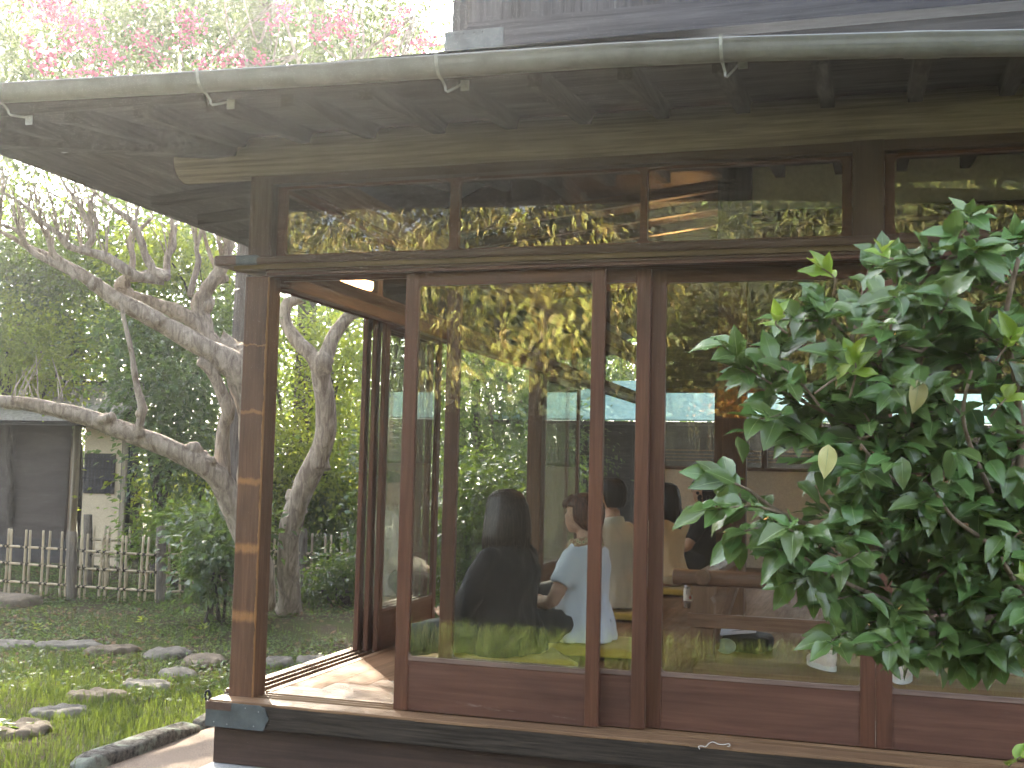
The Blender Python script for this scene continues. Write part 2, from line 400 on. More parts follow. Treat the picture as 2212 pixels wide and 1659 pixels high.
def transom(x0, x1, muntins, z0=ZT + .002, z1=2.139, y=.055):
    es = [x0] + [a for mt in muntins for a in mt] + [x1]
    root = part('transom', MB().box(x0, x1, y + .03, y + .034, z0, z0 + .003), W['red', 'x'], H)
    for i in range(0, len(es), 2):
        a, b = es[i], es[i + 1]
        l = a if i == 0 else (es[i - 1] + a) / 2; r = b if i + 2 >= len(es) else (b + es[i + 2]) / 2
        il = a + (.035 if i == 0 else 0); ir = b - (.035 if i + 2 >= len(es) else 0)
        part('transom_frame', rounded_frame(l, r, z0, z1, il, ir, z0 + .022, z1 - .012, .02, y, y + .028), W['red', 'x'], root, 0)
        part('pane', MB().box(il - .005, ir + .005, y + .012, y + .016, z0 + .018, z1 - .008), M_glass, root)
transom(.112, 2.464, [(.894, .933), (1.678, 1.706)])
transom(2.578, 4.928, [(3.36, 3.39), (4.14, 4.17)])
def side_transom(y0, y1, x=.06):
    root = part('side_transom', rounded_frame(y0, y1, ZT + .002, 2.16, y0 + .03, y1 - .03, ZT + .025, 2.14, .02, x, x + .028, 'y'), W['red', 'y'], H)
    part('pane', MB().box(x + .012, x + .016, y0 + .025, y1 - .025, ZT + .02, 2.145), M_glass, root)
for a, b in ((.112, 1.2), (1.203, 2.298), (2.412, 3.35), (3.353, 4.278), (4.392, 5.4), (5.403, 6.398)): side_transom(a, b)
part('side_beam_plate', MB().box(.005, .1, .108, 9, 2.162, 2.19), W['lintel', 'y'], H)

# sliding doors
def door(x0, y, wd=.827, axis='x', glass=None, name='sliding_door', sl=.056, sr=.052, panel=None, label=None):
    X = lambda a0, a1, b0, b1, z0, z1: MB().box(a0, a1, b0, b1, z0, z1) if axis == 'x' else MB().box(b0, b1, a0, a1, z0, z1)
    x1 = x0 + wd; t = .026; zt = ZK - .001
    root = part(name, X(x0 + sl, x1 - sr, y + .006, y + t - .006, .003, .196), panel or M_panel, H, label=label)
    part('stile', X(x0, x0 + sl, y, y + t, .002, zt), W['red', 'z'], root, .002)
    part('stile', X(x1 - sr, x1, y, y + t, .002, zt), W['red', 'z'], root, .002)
    def rail(nm, z0, z1, up, mat):
        m = X(x0 + sl, x1 - sr, y + .002, y + t - .002, z0, z1); r = .016
        for s, c in ((1, x0 + sl), (-1, x1 - sr)):          # the little round fillets in the corners of the opening
            zz = z1 if up else z0; dz = 1 if up else -1
            arc = [(c, zz), (c, zz + dz * r)] + [(c + s * r * (1 - math.cos(a)), zz + dz * r * (1 - math.sin(a))) for a in (.4, .8, 1.2)] + [(c + s * r, zz)]
            m.prism(arc, 'y' if axis == 'x' else 'x', y + .003, y + t - .003)
        part(nm, m, mat, root, 0)
    rail('top_rail', 1.69, zt, False, W['red', axis])
    rail('bottom_rail', .1962, .212, True, wood('worn_rail' + axis, (.14, .085, .065), (.27, .19, .15), axis, .5, .35))
    part('pane', X(x0 + sl - .004, x1 - sr + .004, y + .011, y + .015, .208, 1.694), glass or M_glass, root)
    return root
door(.728, .016)
door(.897, .054)
door(1.722, .092, .825)
door(2.549, .092, .825)
door(3.40, .054, .825); door(4.2, .016, .725)
for i, x in enumerate((-.036, .012, .058)): door(1.28 + .018 * i, x, .84, 'y', M_glass_side, 'side_sliding_door', panel=M_panel_y)
for i, x in enumerate((-.036, .012)): door(4.42 + .2 * i, x, 1.2, 'y', M_glass_side, 'side_sliding_door', panel=M_panel_y)

# rafters, roof boards, gutter
SLP = .12
def zr(d): return 2.362 + SLP * d     # underside of the roof boards, d metres in from the beam
E_F, E_S = .76, 1.06                  # overhang of the front and of the side
for i in range(17):
    x = -.62 + i * .3
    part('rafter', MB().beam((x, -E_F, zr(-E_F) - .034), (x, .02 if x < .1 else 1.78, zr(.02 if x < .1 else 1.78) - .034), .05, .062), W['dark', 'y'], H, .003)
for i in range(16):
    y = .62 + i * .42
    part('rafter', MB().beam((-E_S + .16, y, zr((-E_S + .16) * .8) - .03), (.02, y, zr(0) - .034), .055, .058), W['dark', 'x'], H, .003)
part('hip_rafter', MB().beam((.06, .06, zr(0) - .05), (-E_S, -E_F, zr(-E_F) - .045), .075, .1), W['dark', 'x'], H, .005)
for i in range(7):                    # inner rafters over the veranda, running along it
    y = 2.0 + i * .42
    part('inner_rafter', MB().beam((.12, y, zr(.12) - .03), (1.8, y, zr(1.8) - .03), .05, .06), W['inner', 'x'], H, .003)
zA, zB = zr(-E_F), zr(-E_S * .8)
for i in range(12):                   # eave boards of the front
    y0 = -E_F + .001 + i * .215; y1 = y0 + .212
    if y0 > 1.75: break
    z0, z1 = zr(y0), zr(y1); xl = -E_S + .02 if y1 < .06 else .0
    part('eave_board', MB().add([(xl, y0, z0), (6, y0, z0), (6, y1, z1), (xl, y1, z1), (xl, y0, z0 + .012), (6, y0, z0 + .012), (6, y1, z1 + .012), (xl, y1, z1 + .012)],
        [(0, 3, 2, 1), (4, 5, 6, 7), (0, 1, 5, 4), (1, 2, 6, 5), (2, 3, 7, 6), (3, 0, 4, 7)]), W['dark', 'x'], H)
for i in range(5):
    x0 = -E_S + i * .215; x1 = x0 + .212; z0, z1 = zr(.8 * x0) + .0, zr(.8 * x1)
    part('eave_board', MB().add([(x0, -.13 if i else -.6, z0), (x1, -.13 if i else -.6, z1), (x1, 9, z1), (x0, 9, z0), (x0, -.13 if i else -.6, z0 + .012), (x1, -.13 if i else -.6, z1 + .012), (x1, 9, z1 + .012), (x0, 9, z0 + .012)],
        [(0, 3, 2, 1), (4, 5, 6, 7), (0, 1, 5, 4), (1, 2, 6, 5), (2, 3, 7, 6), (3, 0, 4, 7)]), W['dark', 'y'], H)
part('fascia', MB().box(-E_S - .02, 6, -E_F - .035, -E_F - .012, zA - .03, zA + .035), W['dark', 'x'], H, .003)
for i in range(12):
    y0 = -E_F + i * .8
    part('side_fascia', MB().box(-E_S - .02 - .004 * (i % 2), -E_S + .004, y0, y0 + .78, zB + .012, zB + .045), W['dark', 'y'], H, .003)
    part('drip_edge', MB().box(-E_S - .034, -E_S - .005, y0, y0 + .76, zB + .0465, zB + .055), M_roof, H)
# roof skin: front slope, side slope and the pent up to the upper wall
ry = .43; rz = 2.69; rx = .72
rs = MB().add([(-E_S - .04, -E_F - .05, 2.33), (6.1, -E_F - .05, 2.33), (6.1, ry, rz), (rx, ry, rz)], [(0, 1, 2, 3)])
rs.add([(-E_S - .04, -E_F - .05, 2.33), (rx, ry, rz), (rx, 9, rz), (-E_S - .04, 9, 2.33)], [(0, 1, 2, 3)])
part('roof_sheet', rs, M_roof, H)
gp = [(-1.35, 2.325), (-.6, 2.313), (.3, 2.29), (1.0, 2.273), (1.7, 2.26), (2.15, 2.245), (2.65, 2.212), (2.95, 2.19), (3.6, 2.15)]
gm = MB(); NG = 14; yg = -.85
gp = [(lambda p: (p.x, p.z - .004))(at(u, v, y=yg - .053)) for u, v in ((-160, 187), (0, 178), (350, 157), (700, 135), (1000, 114), (1300, 93), (1580, 78), (1990, 66), (2212, 62), (2500, 60))]
prof = [(math.cos(a) * .048, math.sin(a) * .054) for a in np.linspace(math.pi, 2 * math.pi, NG)]
prof = [(-.052, .004), (-.054, .0), (-.051, -.006)] + prof[1:]
prof += [(p[0] * .94, p[1] * .94 + .001) for p in prof[::-1]]
L = len(prof)
for x, z in gp: gm.v += [(x, yg + a, z + b) for a, b in prof]
for i in range(len(gp) - 1):
    for k in range(L):
        gm.f.append((i * L + k, i * L + (k + 1) % L, (i + 1) * L + (k + 1) % L, (i + 1) * L + k)); gm.m.append(0)
GUT = part('gutter', gm, M_gutter, H, smooth=False)
def gz(x):
    return float(np.interp(x, [p[0] for p in gp], [p[1] for p in gp]))
jm = MB()
for x in (2.62, 2.72): jm.v += [(x, yg + a * 1.05, gz(x) + b * 1.05) for a, b in prof]
for k in range(L): jm.f.append((k, (k + 1) % L, L + (k + 1) % L, L + k)); jm.m.append(0)
part('gutter_joint', jm, M_gutter, GUT)
for x in (-.55, .31, 1.19, 2.10, 3.0):
    b = MB(); z = gz(x); dx = .05
    pts = [(x, yg - .055, z + .012)] + [(x, yg + math.cos(a) * .053, z + math.sin(a) * .059) for a in np.linspace(math.pi, math.pi * 1.55, 6)]
    for p, q in zip(pts, pts[1:]): b.beam(p, q, .010, .003, Vector((0, -.5, .1)))
    b.tube([pts[-1], (x + .004, yg + .03, z - .075), (x + .01, yg + .035, z - .09), (x + .05, -E_F - .006, zA - .035)], .0045, 6, smooth=1)
    b.box(x + .038, x + .066, -E_F - .008, -E_F - .002, zA - .062, zA - .005)
    part('gutter_bracket', b, M_galv, GUT)

# upper storey, set back above the lower roof
UX, UY = .735, .45
part('upper_base_beam', MB().box(UX, 7, UY - .03, UY + .1, 2.66, 2.905), W['board', 'x'], H, .004)
part('upper_beam_cap', MB().box(UX - .025, .985, UY - .036, UY + .06, 2.70, 2.9), M_zinc, H, .004)
for x in (.76, .8, .85, .89): part('nail', MB().ball((x, UY - .037, 2.885), .003, 6, 4), M_iron, H)
part('upper_corner_post', MB().box(UX, UX + .07, UY - .01, UY + .09, 2.906, 5.2), W['board', 'z'], H, .004)
part('upper_bottom_rail', MB().box(UX + .072, 7, UY - .012, UY + .05, 2.906, 2.945), W['board', 'x'], H, .003)
for i in range(22):
    x = UX + .075 + i * .222
    part('wall_board', MB().box(x, x + .218, UY + .006 + .004 * (i % 2), UY + .03, 2.946, 5.2), W['board', 'z'], H, .002)
for x in (1.60, 2.5, 3.4, 4.3): part('wall_batten', MB().box(x, x + .04, UY - .014, UY + .005, 2.946, 5.2), W['board', 'z'], H, .003)
part('upper_side_wall', MB().box(UX + .01, UX + .06, UY + .1, 9, 2.6, 5.2), W['board', 'y'], H)
part('unseen_upper_roof', MB().add([(-.2, -.5, 5.2), (7.5, -.5, 5.2), (7.5, 9.5, 5.2), (-.2, 9.5, 5.2), (2.5, 4.5, 6.6), (5, 4.5, 6.6)],
     [(0, 1, 2, 3), (0, 1, 5, 4), (1, 2, 5), (2, 3, 4, 5), (3, 0, 4)]), M_roof, H)  # unseen simple roof, added for the shadow it casts

# interior: small wall over the inner lintel, ceiling, back wall with its window, pillar, railing
part('inner_lintel', MB().box(1.93, 5.9, 1.8, 1.9, 2.28, 2.345), W['inner', 'x'], H, .003)
part('inner_post', MB().box(1.755, 1.93, 1.79, 1.95, 2.2, 2.68), W['dark', 'z'], H, .003)
part('inner_plaster', MB().box(1.932, 5.9, 1.82, 1.86, 2.346, 2.75), M_plaster2, H)
M_ceil = wood('dark_ceiling_board', (.03, .02, .015), (.06, .042, .032), 'y', .7, .2, 40, .2)  # ceiling boards in an even dark brown
part('ceiling', MB().box(.7, 6, 1.9, 8.3, 2.72, 2.76), M_ceil, H)
part('veranda_ceiling', MB().add([(.1, 1.9, 2.40), (.75, 1.9, 2.5), (.75, 8.3, 2.5), (.1, 8.3, 2.40), (.1, 1.9, 2.42), (.75, 1.9, 2.76), (.75, 8.3, 2.76), (.1, 8.3, 2.42)],
     [(0, 3, 2, 1), (4, 5, 6, 7), (0, 1, 5, 4), (1, 2, 6, 5), (2, 3, 7, 6), (3, 0, 4, 7)]), M_ceil, H)
part('right_wall', MB().box(5.9, 6, .15, 8.2, -.1, 2.9), M_plaster, H)
part('back_wall', MB().box(.12, 5.9, 8.0, 8.1, -.03, 1.0), M_plaster, H)
part('back_wall_top', MB().box(.12, 5.9, 8.0, 8.1, 1.86, 2.75), W['dark', 'x'], H)  # wall top darkened in colour so the glass reflections stand out
BW = part('back_window', MB().box(.12, 5.9, 7.98, 8.11, 1.0, 1.035), W['inner', 'x'], H, .003)
part('window_head', MB().box(.12, 5.9, 7.98, 8.11, 1.82, 1.86), W['inner', 'x'], BW, .003)
for x in (.12, .96, 1.45, 2.0, 2.9, 3.8, 4.7, 5.84): part('window_post', MB().box(x, x + .055, 7.99, 8.1, 1.035, 1.82), W['inner', 'z'], BW, .002)
part('pane', MB().box(.15, 5.88, 8.05, 8.054, 1.03, 1.825), M_glass_side, BW)
for z in (1.09, 1.125, 1.16, 1.2): part('lattice_bar', MB().box(.175, 5.84, 8.07, 8.082, z, z + .012), W['lip', 'x'], BW)
part('pillar', MB().box(1.2, 1.46, 6.3, 6.42, .0, 2.72), W['inner', 'z'], H, .004)
part('side_inner_post', MB().box(.2, .3, 7.9, 8.0, 0, 2.4), W['inner', 'z'], H, .003)
# lamp of the ceiling, lit
lm = G('lit_lamp'); lm.b.inputs['Emission Color'].default_value = (1, .5, .16, 1); lm.b.inputs['Emission Strength'].default_value = 14
part('ceiling_lamp', MB().tube([(1.15, 3.5, 2.285), (1.40, 3.5, 2.344)], .036, 12), lm.mat, H, smooth=True)
part('lamp_cord', MB().tube([(1.275, 3.5, 2.34), (1.275, 3.5, 2.72)], .004, 6), M_iron, H)
# low railing of round logs round the stair opening
R = empty('stair_railing', (1.69, 1.87, 0), 'low railing of round logs on square posts inside the veranda behind the bush', 'railing')
rm = wood('railing_wood', (.17, .085, .05), (.3, .165, .1), 'x', .45, .4); rmz = wood('railing_post_wood', (.18, .09, .05), (.3, .17, .1), 'z', .5, .35); rmy = wood('railing_wood_y', (.17, .085, .05), (.3, .165, .1), 'y', .45, .4)
part('rail', MB().tube([(1.535, 1.87, .413), (4.4, 1.87, .413)], .042, 14, 0, 0, 0), rm, R, .002)
part('cross_rail', MB().tube([(1.695, 1.8, .42), (1.695, 3.4, .42)], .04, 14, 0, 0, 0), rmy, R, .002)
part('post', MB().prism([(1.635, 0), (1.755, 0), (1.755, .29), (1.735, .315), (1.755, .33), (1.755, .375), (1.635, .375), (1.635, .33), (1.655, .315), (1.635, .29)], 'y', 1.81, 1.92), rmz, R, .004)
part('post', MB().box(1.64, 1.75, 3.36, 3.46, 0, .46), rmz, R, .004)
part('post', MB().box(3.9, 4.0, 1.81, 1.92, 0, .375), rmz, R, .004)
part('lower_rail', MB().box(1.62, 4.4, 1.795, 1.835, .165, .235), rm, R, .003)
part('brace', MB().beam((1.74, 2.0, .05), (1.74, 3.3, .36), .04, .05), rmy, R, .003)
part('step_board', MB().box(1.72, 5.2, 1.32, 1.78, .0, .03), wood('step_board_wood', (.2, .11, .06), (.3, .175, .1), 'x', .65, .08), H, .003)
# ---------------------------------------------------------------- ground
def soilmat():
    g = G('garden_soil', .95, .1); a = g.noise(g.coord(), 22, 6, .65); b = g.noise(g.coord(), 2.2, 4)
    c = g.ramp(a, [(.3, (.035, .026, .018)), (.55, (.075, .056, .038)), (.8, (.13, .1, .07))])
    c = g.mix(g.ramp(b, [(.36, (0, 0, 0)), (.6, (.9, .9, .9))]), c, (.055, .075, .02))
    g.base(c); g.bump(a, .7, .02); return g.mat
M_soil = soilmat()
def gheight(x, y): return GZ + .025 * noise.noise((x * .6, y * .6, 0)) + (.02 * max(0, y - 4))
gv, gf = [], []; xs = np.concatenate([np.linspace(-150, -12, 9)[:-1], np.linspace(-12, 12, 61), np.linspace(12, 150, 9)[1:]]); ys = np.concatenate([np.linspace(-150, -14, 9)[:-1], np.linspace(-14, 22, 91), np.linspace(22, 150, 9)[1:]])
for yy in ys:
    for xx in xs: gv.append((xx, yy, min(gheight(xx, yy), GZ + .4) - (.03 if xx > -1.2 and yy > -1.1 and yy < 9 and xx < 6 else 0)))
nx = len(xs)
for j in range(len(ys) - 1):
    for i in range(nx - 1): gf.append((j * nx + i, j * nx + i + 1, (j + 1) * nx + i + 1, (j + 1) * nx + i))
tag(npmesh('ground', gv, gf, M_soil, smooth=True), kind='structure')
M_pave = plain('pebbled_pavement', (.27, .21, .16), .9, .2, 0, 130, .5, .6)
tag(part('pavement', MB().box(-.93, 6, -.95, 9, GZ - .1, GZ + .008), M_pave), kind='structure')
M_stone = plain('garden_stone', (.3, .285, .25), .9, .2, 0, 14, .4, .5, .01)
def kerbmat():
    g = G('mossy_kerb_stone', .95, .1); a = g.noise(g.coord(), 35, 6, .7); b = g.noise(g.coord(), 9, 5, .6)
    c = g.ramp(a, [(.35, (.035, .033, .03)), (.7, (.22, .2, .17))]); c = g.mix(g.ramp(b, [(.5, (0, 0, 0)), (.6, (.8, .8, .8))]), c, (.24, .27, .22))
    g.base(c); g.bump(a, 1, .012); return g.mat
M_kerb = kerbmat()
def rough_box(x0, x1, y0, y1, z0, z1, n=(4, 10, 3), amp=.02, f=6, sd=0):
    bm = bmesh.new(); bmesh.ops.create_cube(bm, size=1)
    for e in list(bm.edges): pass
    bmesh.ops.subdivide_edges(bm, edges=bm.edges, cuts=7, use_grid_fill=True)
    for v in bm.verts:
        c = v.co * 1.0
        q = max(abs(c.x), abs(c.y), abs(c.z)); rr = (abs(c.x) ** 6 + abs(c.y) ** 6 + abs(c.z) ** 6) ** (1 / 6); c = c * (.5 / max(rr, 1e-4)) * (q / .5)
        p = Vector((x0 + (c.x + .5) * (x1 - x0), y0 + (c.y + .5) * (y1 - y0), z0 + (c.z + .5) * (z1 - z0)))
        p += Vector((noise.noise(p * f + Vector((sd, 0, 0))), noise.noise(p * f + Vector((0, 9 + sd, 0))), noise.noise(p * f + Vector((0, 0, 5 + sd))))) * amp
        v.co = p
    me = bpy.data.meshes.new('stone'); bm.to_mesh(me); bm.free(); return me
for i, (x0, x1, y0, y1, lb) in enumerate(((-1.06, -.92, .35, 1.33, 'mossy dark kerb stone nearest the camera, beside the brown pavement'),
        (-1.05, -.92, 1.36, 2.9, 'lichen spotted kerb stone running back behind the corner of the sill'),
        (-1.06, -.93, 2.93, 4.6, 'far kerb stone behind the corner post of the house'),
        (-1.06, -.93, -.75, .32, 'kerb stone at the corner of the pavement under the eave'))):
    tag(part('kerb_stone', rough_box(x0, x1, y0, y1, GZ - .08, GZ + .065, amp=.022, sd=i), M_kerb, smooth=True), lb, 'kerb stone', 'kerb stones along the pavement')
for i, lb in enumerate(('kerb stone at the corner of the front pavement, in the eave shade', 'kerb stone in front of the first two sliding doors', 'kerb stone in front of the middle sliding door', 'kerb stone in front of the door behind the bush')):
    tag(part('kerb_stone', rough_box(-1.05 + i * 1.3, .22 + i * 1.3, -1.08, -.95, GZ - .08, GZ + .05, amp=.02, sd=i + 7), M_kerb, smooth=True),
        lb, 'kerb stone', 'kerb stones along the front pavement')

# stepping stones: picture point of the middle of the top, half width, half depth
M_st = [plain('stepping_stone_grey', (.15, .138, .115), .9, .2, 0, 12, .35, .5, .01), plain('stepping_stone_brown', (.16, .13, .095), .9, .2, 0, 12, .35, .5, .01)]
ST = [((18, 1380), .24, .17, 'flat grey stepping stone cut by the left edge of the picture, in the back row'),
      ((148, 1383), .27, .16, 'wide angular stepping stone, second from the left in the back row'),
      ((238, 1394), .22, .13, 'low brownish stepping stone between leaf litter and grass, third in the back row'),
      ((362, 1400), .21, .16, 'rounded stepping stone standing high, left of the flat one beside the post'),
      ((440, 1414), .24, .16, 'flat pale stepping stone just left of the corner post'),
      ((385, 1440), .2, .12, 'stepping stone half hidden by grass below the flat pale one'),
      ((322, 1464), .19, .12, 'brown stepping stone ringed by grass in the middle row'),
      ((212, 1486), .2, .13, 'sunlit stepping stone among bright grass tips'),
      ((130, 1522), .18, .12, 'stepping stone sunk in the grass of the lower row'),
      ((38, 1562), .2, .14, 'dark stepping stone nearest the camera at the lower left'),
      ((600, 1418), .17, .12, 'dark stepping stone seen through the doorway beside the post'),
      ((688, 1420), .26, .16, 'sunlit rough stepping stone outside the open veranda door')]
for i, ((u, v), hx, hy, lb) in enumerate(ST):
    p = at(u, v, z=GZ + .06); me = bpy.data.meshes.new('stepping_stone'); bm = bmesh.new(); bmesh.ops.create_icosphere(bm, subdivisions=4, radius=1)
    for q in bm.verts:
        c = q.co.copy(); c.z = max(-.5, min(c.z, .62)) if c.z > .62 or c.z < -.5 else c.z
        k = 1 + .16 * noise.noise(Vector((c.x, c.y, i * 3.1)) * 1.4) + .05 * noise.noise(Vector((c.x, c.y, i * 3.1)) * 4)
        q.co = Vector((c.x * k * hx, c.y * k * hy, c.z * .06)) + Vector((0, 0, .022 * noise.noise(Vector((c.x * 3, c.y * 3, i)))))
    bm.to_mesh(me); bm.free()
    o = part('stepping_stone', me, M_st[i % 5 in (2, 4)], smooth=True); o.location = (p.x, p.y, gheight(p.x, p.y) + .005); o.rotation_euler = (0, 0, i * .5)
    tag(o, lb, 'stepping stone', 'stepping stones in the lawn')
STP = [(at(u, v, z=GZ + .06), hx, hy) for (u, v), hx, hy, lb in ST]
p = at(20, 1300, z=GZ + .05)
tag(part('garden_slab', rough_box(p.x - .5, p.x + .28, p.y - .25, p.y + .2, GZ - .05, GZ + .12, amp=.02, sd=3), M_st[1], smooth=True), 'thick flat slab lying by the bamboo fence at the left edge', 'stone slab')

# grass: blades in numpy
def blades(name, P, Hh, wd, mat, label=None, bend=.5):
    n = len(P); a = RNG.uniform(0, 6.283, n); d = np.stack([np.cos(a), np.sin(a), np.zeros(n)], 1); s = np.stack([-np.sin(a), np.cos(a), np.zeros(n)], 1)
    b = RNG.uniform(.2, 1, n)[:, None] * bend; Hh = Hh[:, None]; up = np.array([[0, 0, 1.]])
    w = (RNG.uniform(.6, 1.3, n) * wd)[:, None]
    m = P + up * Hh * .55 + d * Hh * b * .3; t = P + up * Hh * (1 - b * .35) + d * Hh * b
    V = np.stack([P - s * w, P + s * w, m + s * w * .8, m - s * w * .8, t], 1).reshape(-1, 3)
    i = np.arange(n)[:, None] * 5
    F = np.concatenate([i + np.array([[0, 1, 2]]), i + np.array([[0, 2, 3]]), i + np.array([[3, 2, 4]])], 0)
    return tag(npmesh(name, V, F, mat), kind='stuff')
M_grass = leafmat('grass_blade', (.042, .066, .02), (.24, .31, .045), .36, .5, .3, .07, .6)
M_lawn = leafmat('sunlit_lawn_blade', (.13, .16, .035), (.3, .36, .06), .3, .5, .3, .08, 1.2)  # front lawn copy of the grass, sunlight put into its lighter colour
M_clover = leafmat('ground_cover_leaf', (.05, .09, .028), (.2, .3, .05), .4, .5, .3, .06, .6)
M_litter = leafmat('dry_leaf', (.17, .11, .06), (.2, .12, .05), .2, .8, .2, .06, .8)
def scatter(n, x0, x1, y0, y1, dens):
    x = RNG.uniform(x0, x1, n); y = RNG.uniform(y0, y1, n); k = np.array([dens(a, b) for a, b in zip(x, y)]); keep = RNG.random(n) < k
    x, y = x[keep], y[keep]
    free = np.ones(len(x), bool)
    for p, hx, hy in STP: free &= ((x - p.x) / (hx * .9)) ** 2 + ((y - p.y) / (hy * .9)) ** 2 > 1
    x, y = x[free], y[free]
    return np.stack([x, y, np.array([min(gheight(a, b), GZ + .4) for a, b in zip(x, y)])], 1)
def dl(x, y):
    c = .5 + .9 * noise.noise((x * 1.3, y * 1.3, 4)); f = max(0, min(1, (3.3 - y) / .8))
    return max(.05 * (y < 4.5), min(1, c + .25)) * f + .06 * (y < 5)
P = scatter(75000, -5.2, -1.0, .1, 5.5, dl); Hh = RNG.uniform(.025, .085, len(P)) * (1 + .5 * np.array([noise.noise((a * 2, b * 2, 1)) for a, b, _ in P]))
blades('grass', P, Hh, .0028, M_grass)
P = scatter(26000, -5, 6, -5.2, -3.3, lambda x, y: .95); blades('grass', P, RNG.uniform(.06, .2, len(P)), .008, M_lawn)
def flat_leaves(name, P, size, mat, tilt=.5, lift=.02):
    n = len(P); a = RNG.uniform(0, 6.283, n); t = RNG.uniform(-tilt, tilt, n)
    d = np.stack([np.cos(a) * np.cos(t), np.sin(a) * np.cos(t), np.sin(t)], 1); s = np.stack([-np.sin(a), np.cos(a), RNG.uniform(-tilt, tilt, n)], 1)
    L = (RNG.uniform(.6, 1.3, n) * size)[:, None]; P = P + np.array([[0, 0, 1]]) * RNG.uniform(.003, lift, n)[:, None]
    V = np.stack([P, P + d * L * .5 + s * L * .3, P + d * L, P + d * L * .5 - s * L * .3], 1).reshape(-1, 3)
    F = np.arange(n)[:, None] * 4 + np.array([[0, 1, 2, 3]])
    return tag(npmesh(name, V, F, mat), kind='stuff')
P = scatter(38000, -7.5, -1.0, 1.8, 8, lambda x, y: max(0, min(1, .55 + .9 * noise.noise((x * .9, y * .9, 9))))); flat_leaves('ground_cover', P, .035, M_clover, .7, .05)
P = scatter(9000, -7.5, -.95, 2.2, 8.5, lambda x, y: max(0, min(1, .45 + .9 * noise.noise((x * .8, y * .8, 2))))); flat_leaves('leaf_litter', P, .05, M_litter, .5, .03)
# ---------------------------------------------------------------- trees and shrubs
def barkmat(name, a, b, scale=18, stretch=.25, bump=.8, moss=None):
    g = G(name, .9, .15); n1 = g.noise(g.coord((1, 1, stretch)), scale, 6, .7, .6); n2 = g.noise(g.coord(), 4, 4)
    c = g.ramp(n1, [(.35, a), (.68, b)]); c = g.mix(g.math('MULTIPLY', n2, .5), c, tuple(x * .5 for x in a))
    if moss: c = g.mix(g.ramp(n2, [(.52, (0, 0, 0)), (.66, (.6, .6, .6))]), c, moss)
    g.base(c); g.bump(n1, bump, .012); return g.mat
M_crape = barkmat('smooth_peeling_bark', (.21, .16, .12), (.64, .56, .45), 22, .22, .9)
M_cedar = barkmat('furrowed_cedar_bark', (.06, .05, .045), (.24, .2, .175), 34, .05, 1)
M_bark = barkmat('dark_bark', (.05, .042, .036), (.15, .13, .11), 20, .25)
M_twig = barkmat('brown_twig', (.11, .075, .045), (.24, .17, .11), 40, .3, .3)
L_dark = leafmat('dark_evergreen_leaf', (.06, .1, .055), (.22, .32, .05), .38, .38, .5, .05, .7)
L_mid = leafmat('green_leaf', (.05, .09, .03), (.3, .42, .05), .45, .42, .45, .06, .7)
L_lime = leafmat('fresh_yellow_green_leaf', (.09, .14, .03), (.55, .62, .07), .55, .45, .4, .06, .6)
L_gloss = leafmat('glossy_shrub_leaf', (.04, .08, .03), (.26, .36, .05), .33, .24, .6, .05, .6)
L_crape = leafmat('crape_myrtle_leaf', (.055, .085, .035), (.22, .3, .07), .34, .45, .4, .08, .7)
L_pale = leafmat('pale_far_leaf', (.07, .1, .055), (.24, .3, .12), .35, .5, .3, .08, .6)
L_pink = leafmat('pink_petal', (.55, .13, .22), (.6, .16, .26), .35, .6, .2, .04, .5)
L_droop = leafmat('drooping_yellow_leaf', (.42, .37, .08), (.3, .32, .06), .08, .45, .4, .08, 1.1)
L_hedge = leafmat('hedge_leaf', (.24, .24, .065), (.22, .28, .05), .2, .45, .35, .1, .7)
L_shade = leafmat('shade_toned_leaf', (.018, .032, .016), (.05, .09, .02), .15, .5, .3, .06, .8)  # evergreen leaf with shade put into its darker colour
L_autumn = leafmat('amber_leaf', (.35, .17, .03), (.4, .22, .03), .25, .5, .3, .06, .5)

def leaf_verts(P, D, NRM, L, Wd, fold=.25):
    """one folded rhombus per leaf: base, right, tip, left"""
    D = D / np.linalg.norm(D, axis=1, keepdims=True); Sd = np.cross(D, NRM); Sd /= np.linalg.norm(Sd, axis=1, keepdims=True) + 1e-9; Nn = np.cross(Sd, D)
    L = L[:, None]; Wd = Wd[:, None]
    mid = P + D * L * .45
    V = np.stack([P, mid + Sd * Wd + Nn * Wd * fold, P + D * L - Nn * L * .12, mid - Sd * Wd + Nn * Wd * fold], 1).reshape(-1, 3)
    n = len(P); i = np.arange(n)[:, None] * 4
    F = np.concatenate([i + np.array([[0, 1, 2]]), i + np.array([[0, 2, 3]])], 0)
    return V, F
def crown_points(blobs, n, clump=.22, per=26, shell=.55):
    """leaf positions in twig clumps spread through ellipsoid blobs: (centre, (rx, ry, rz), weight)"""
    wts = np.array([b[2] * np.prod(b[1]) ** .67 for b in blobs]); nc = max(1, n // per)
    bi = RNG.choice(len(blobs), nc, p=wts / wts.sum())
    u = RNG.normal(size=(nc, 3)); u /= np.linalg.norm(u, axis=1, keepdims=True)
    r = (RNG.random(nc) * (1 - shell ** 3) + shell ** 3) ** (1 / 3); r = np.where(RNG.random(nc) < .3, RNG.random(nc) ** .5, r)
    r *= 1 + .18 * RNG.normal(size=nc)
    cc = np.array([tuple(blobs[i][0]) for i in bi]); rr = np.array([tuple(blobs[i][1]) for i in bi])
    C_ = cc + u * r[:, None] * rr; out = u
    k = np.repeat(np.arange(nc), per); m = len(k)
    off = RNG.normal(size=(m, 3)) * clump * (.6 + .8 * RNG.random(nc))[k][:, None]; off[:, 2] *= .55
    return C_[k] + off, out[k] * .5 + off / (clump + 1e-6) * .5, C_
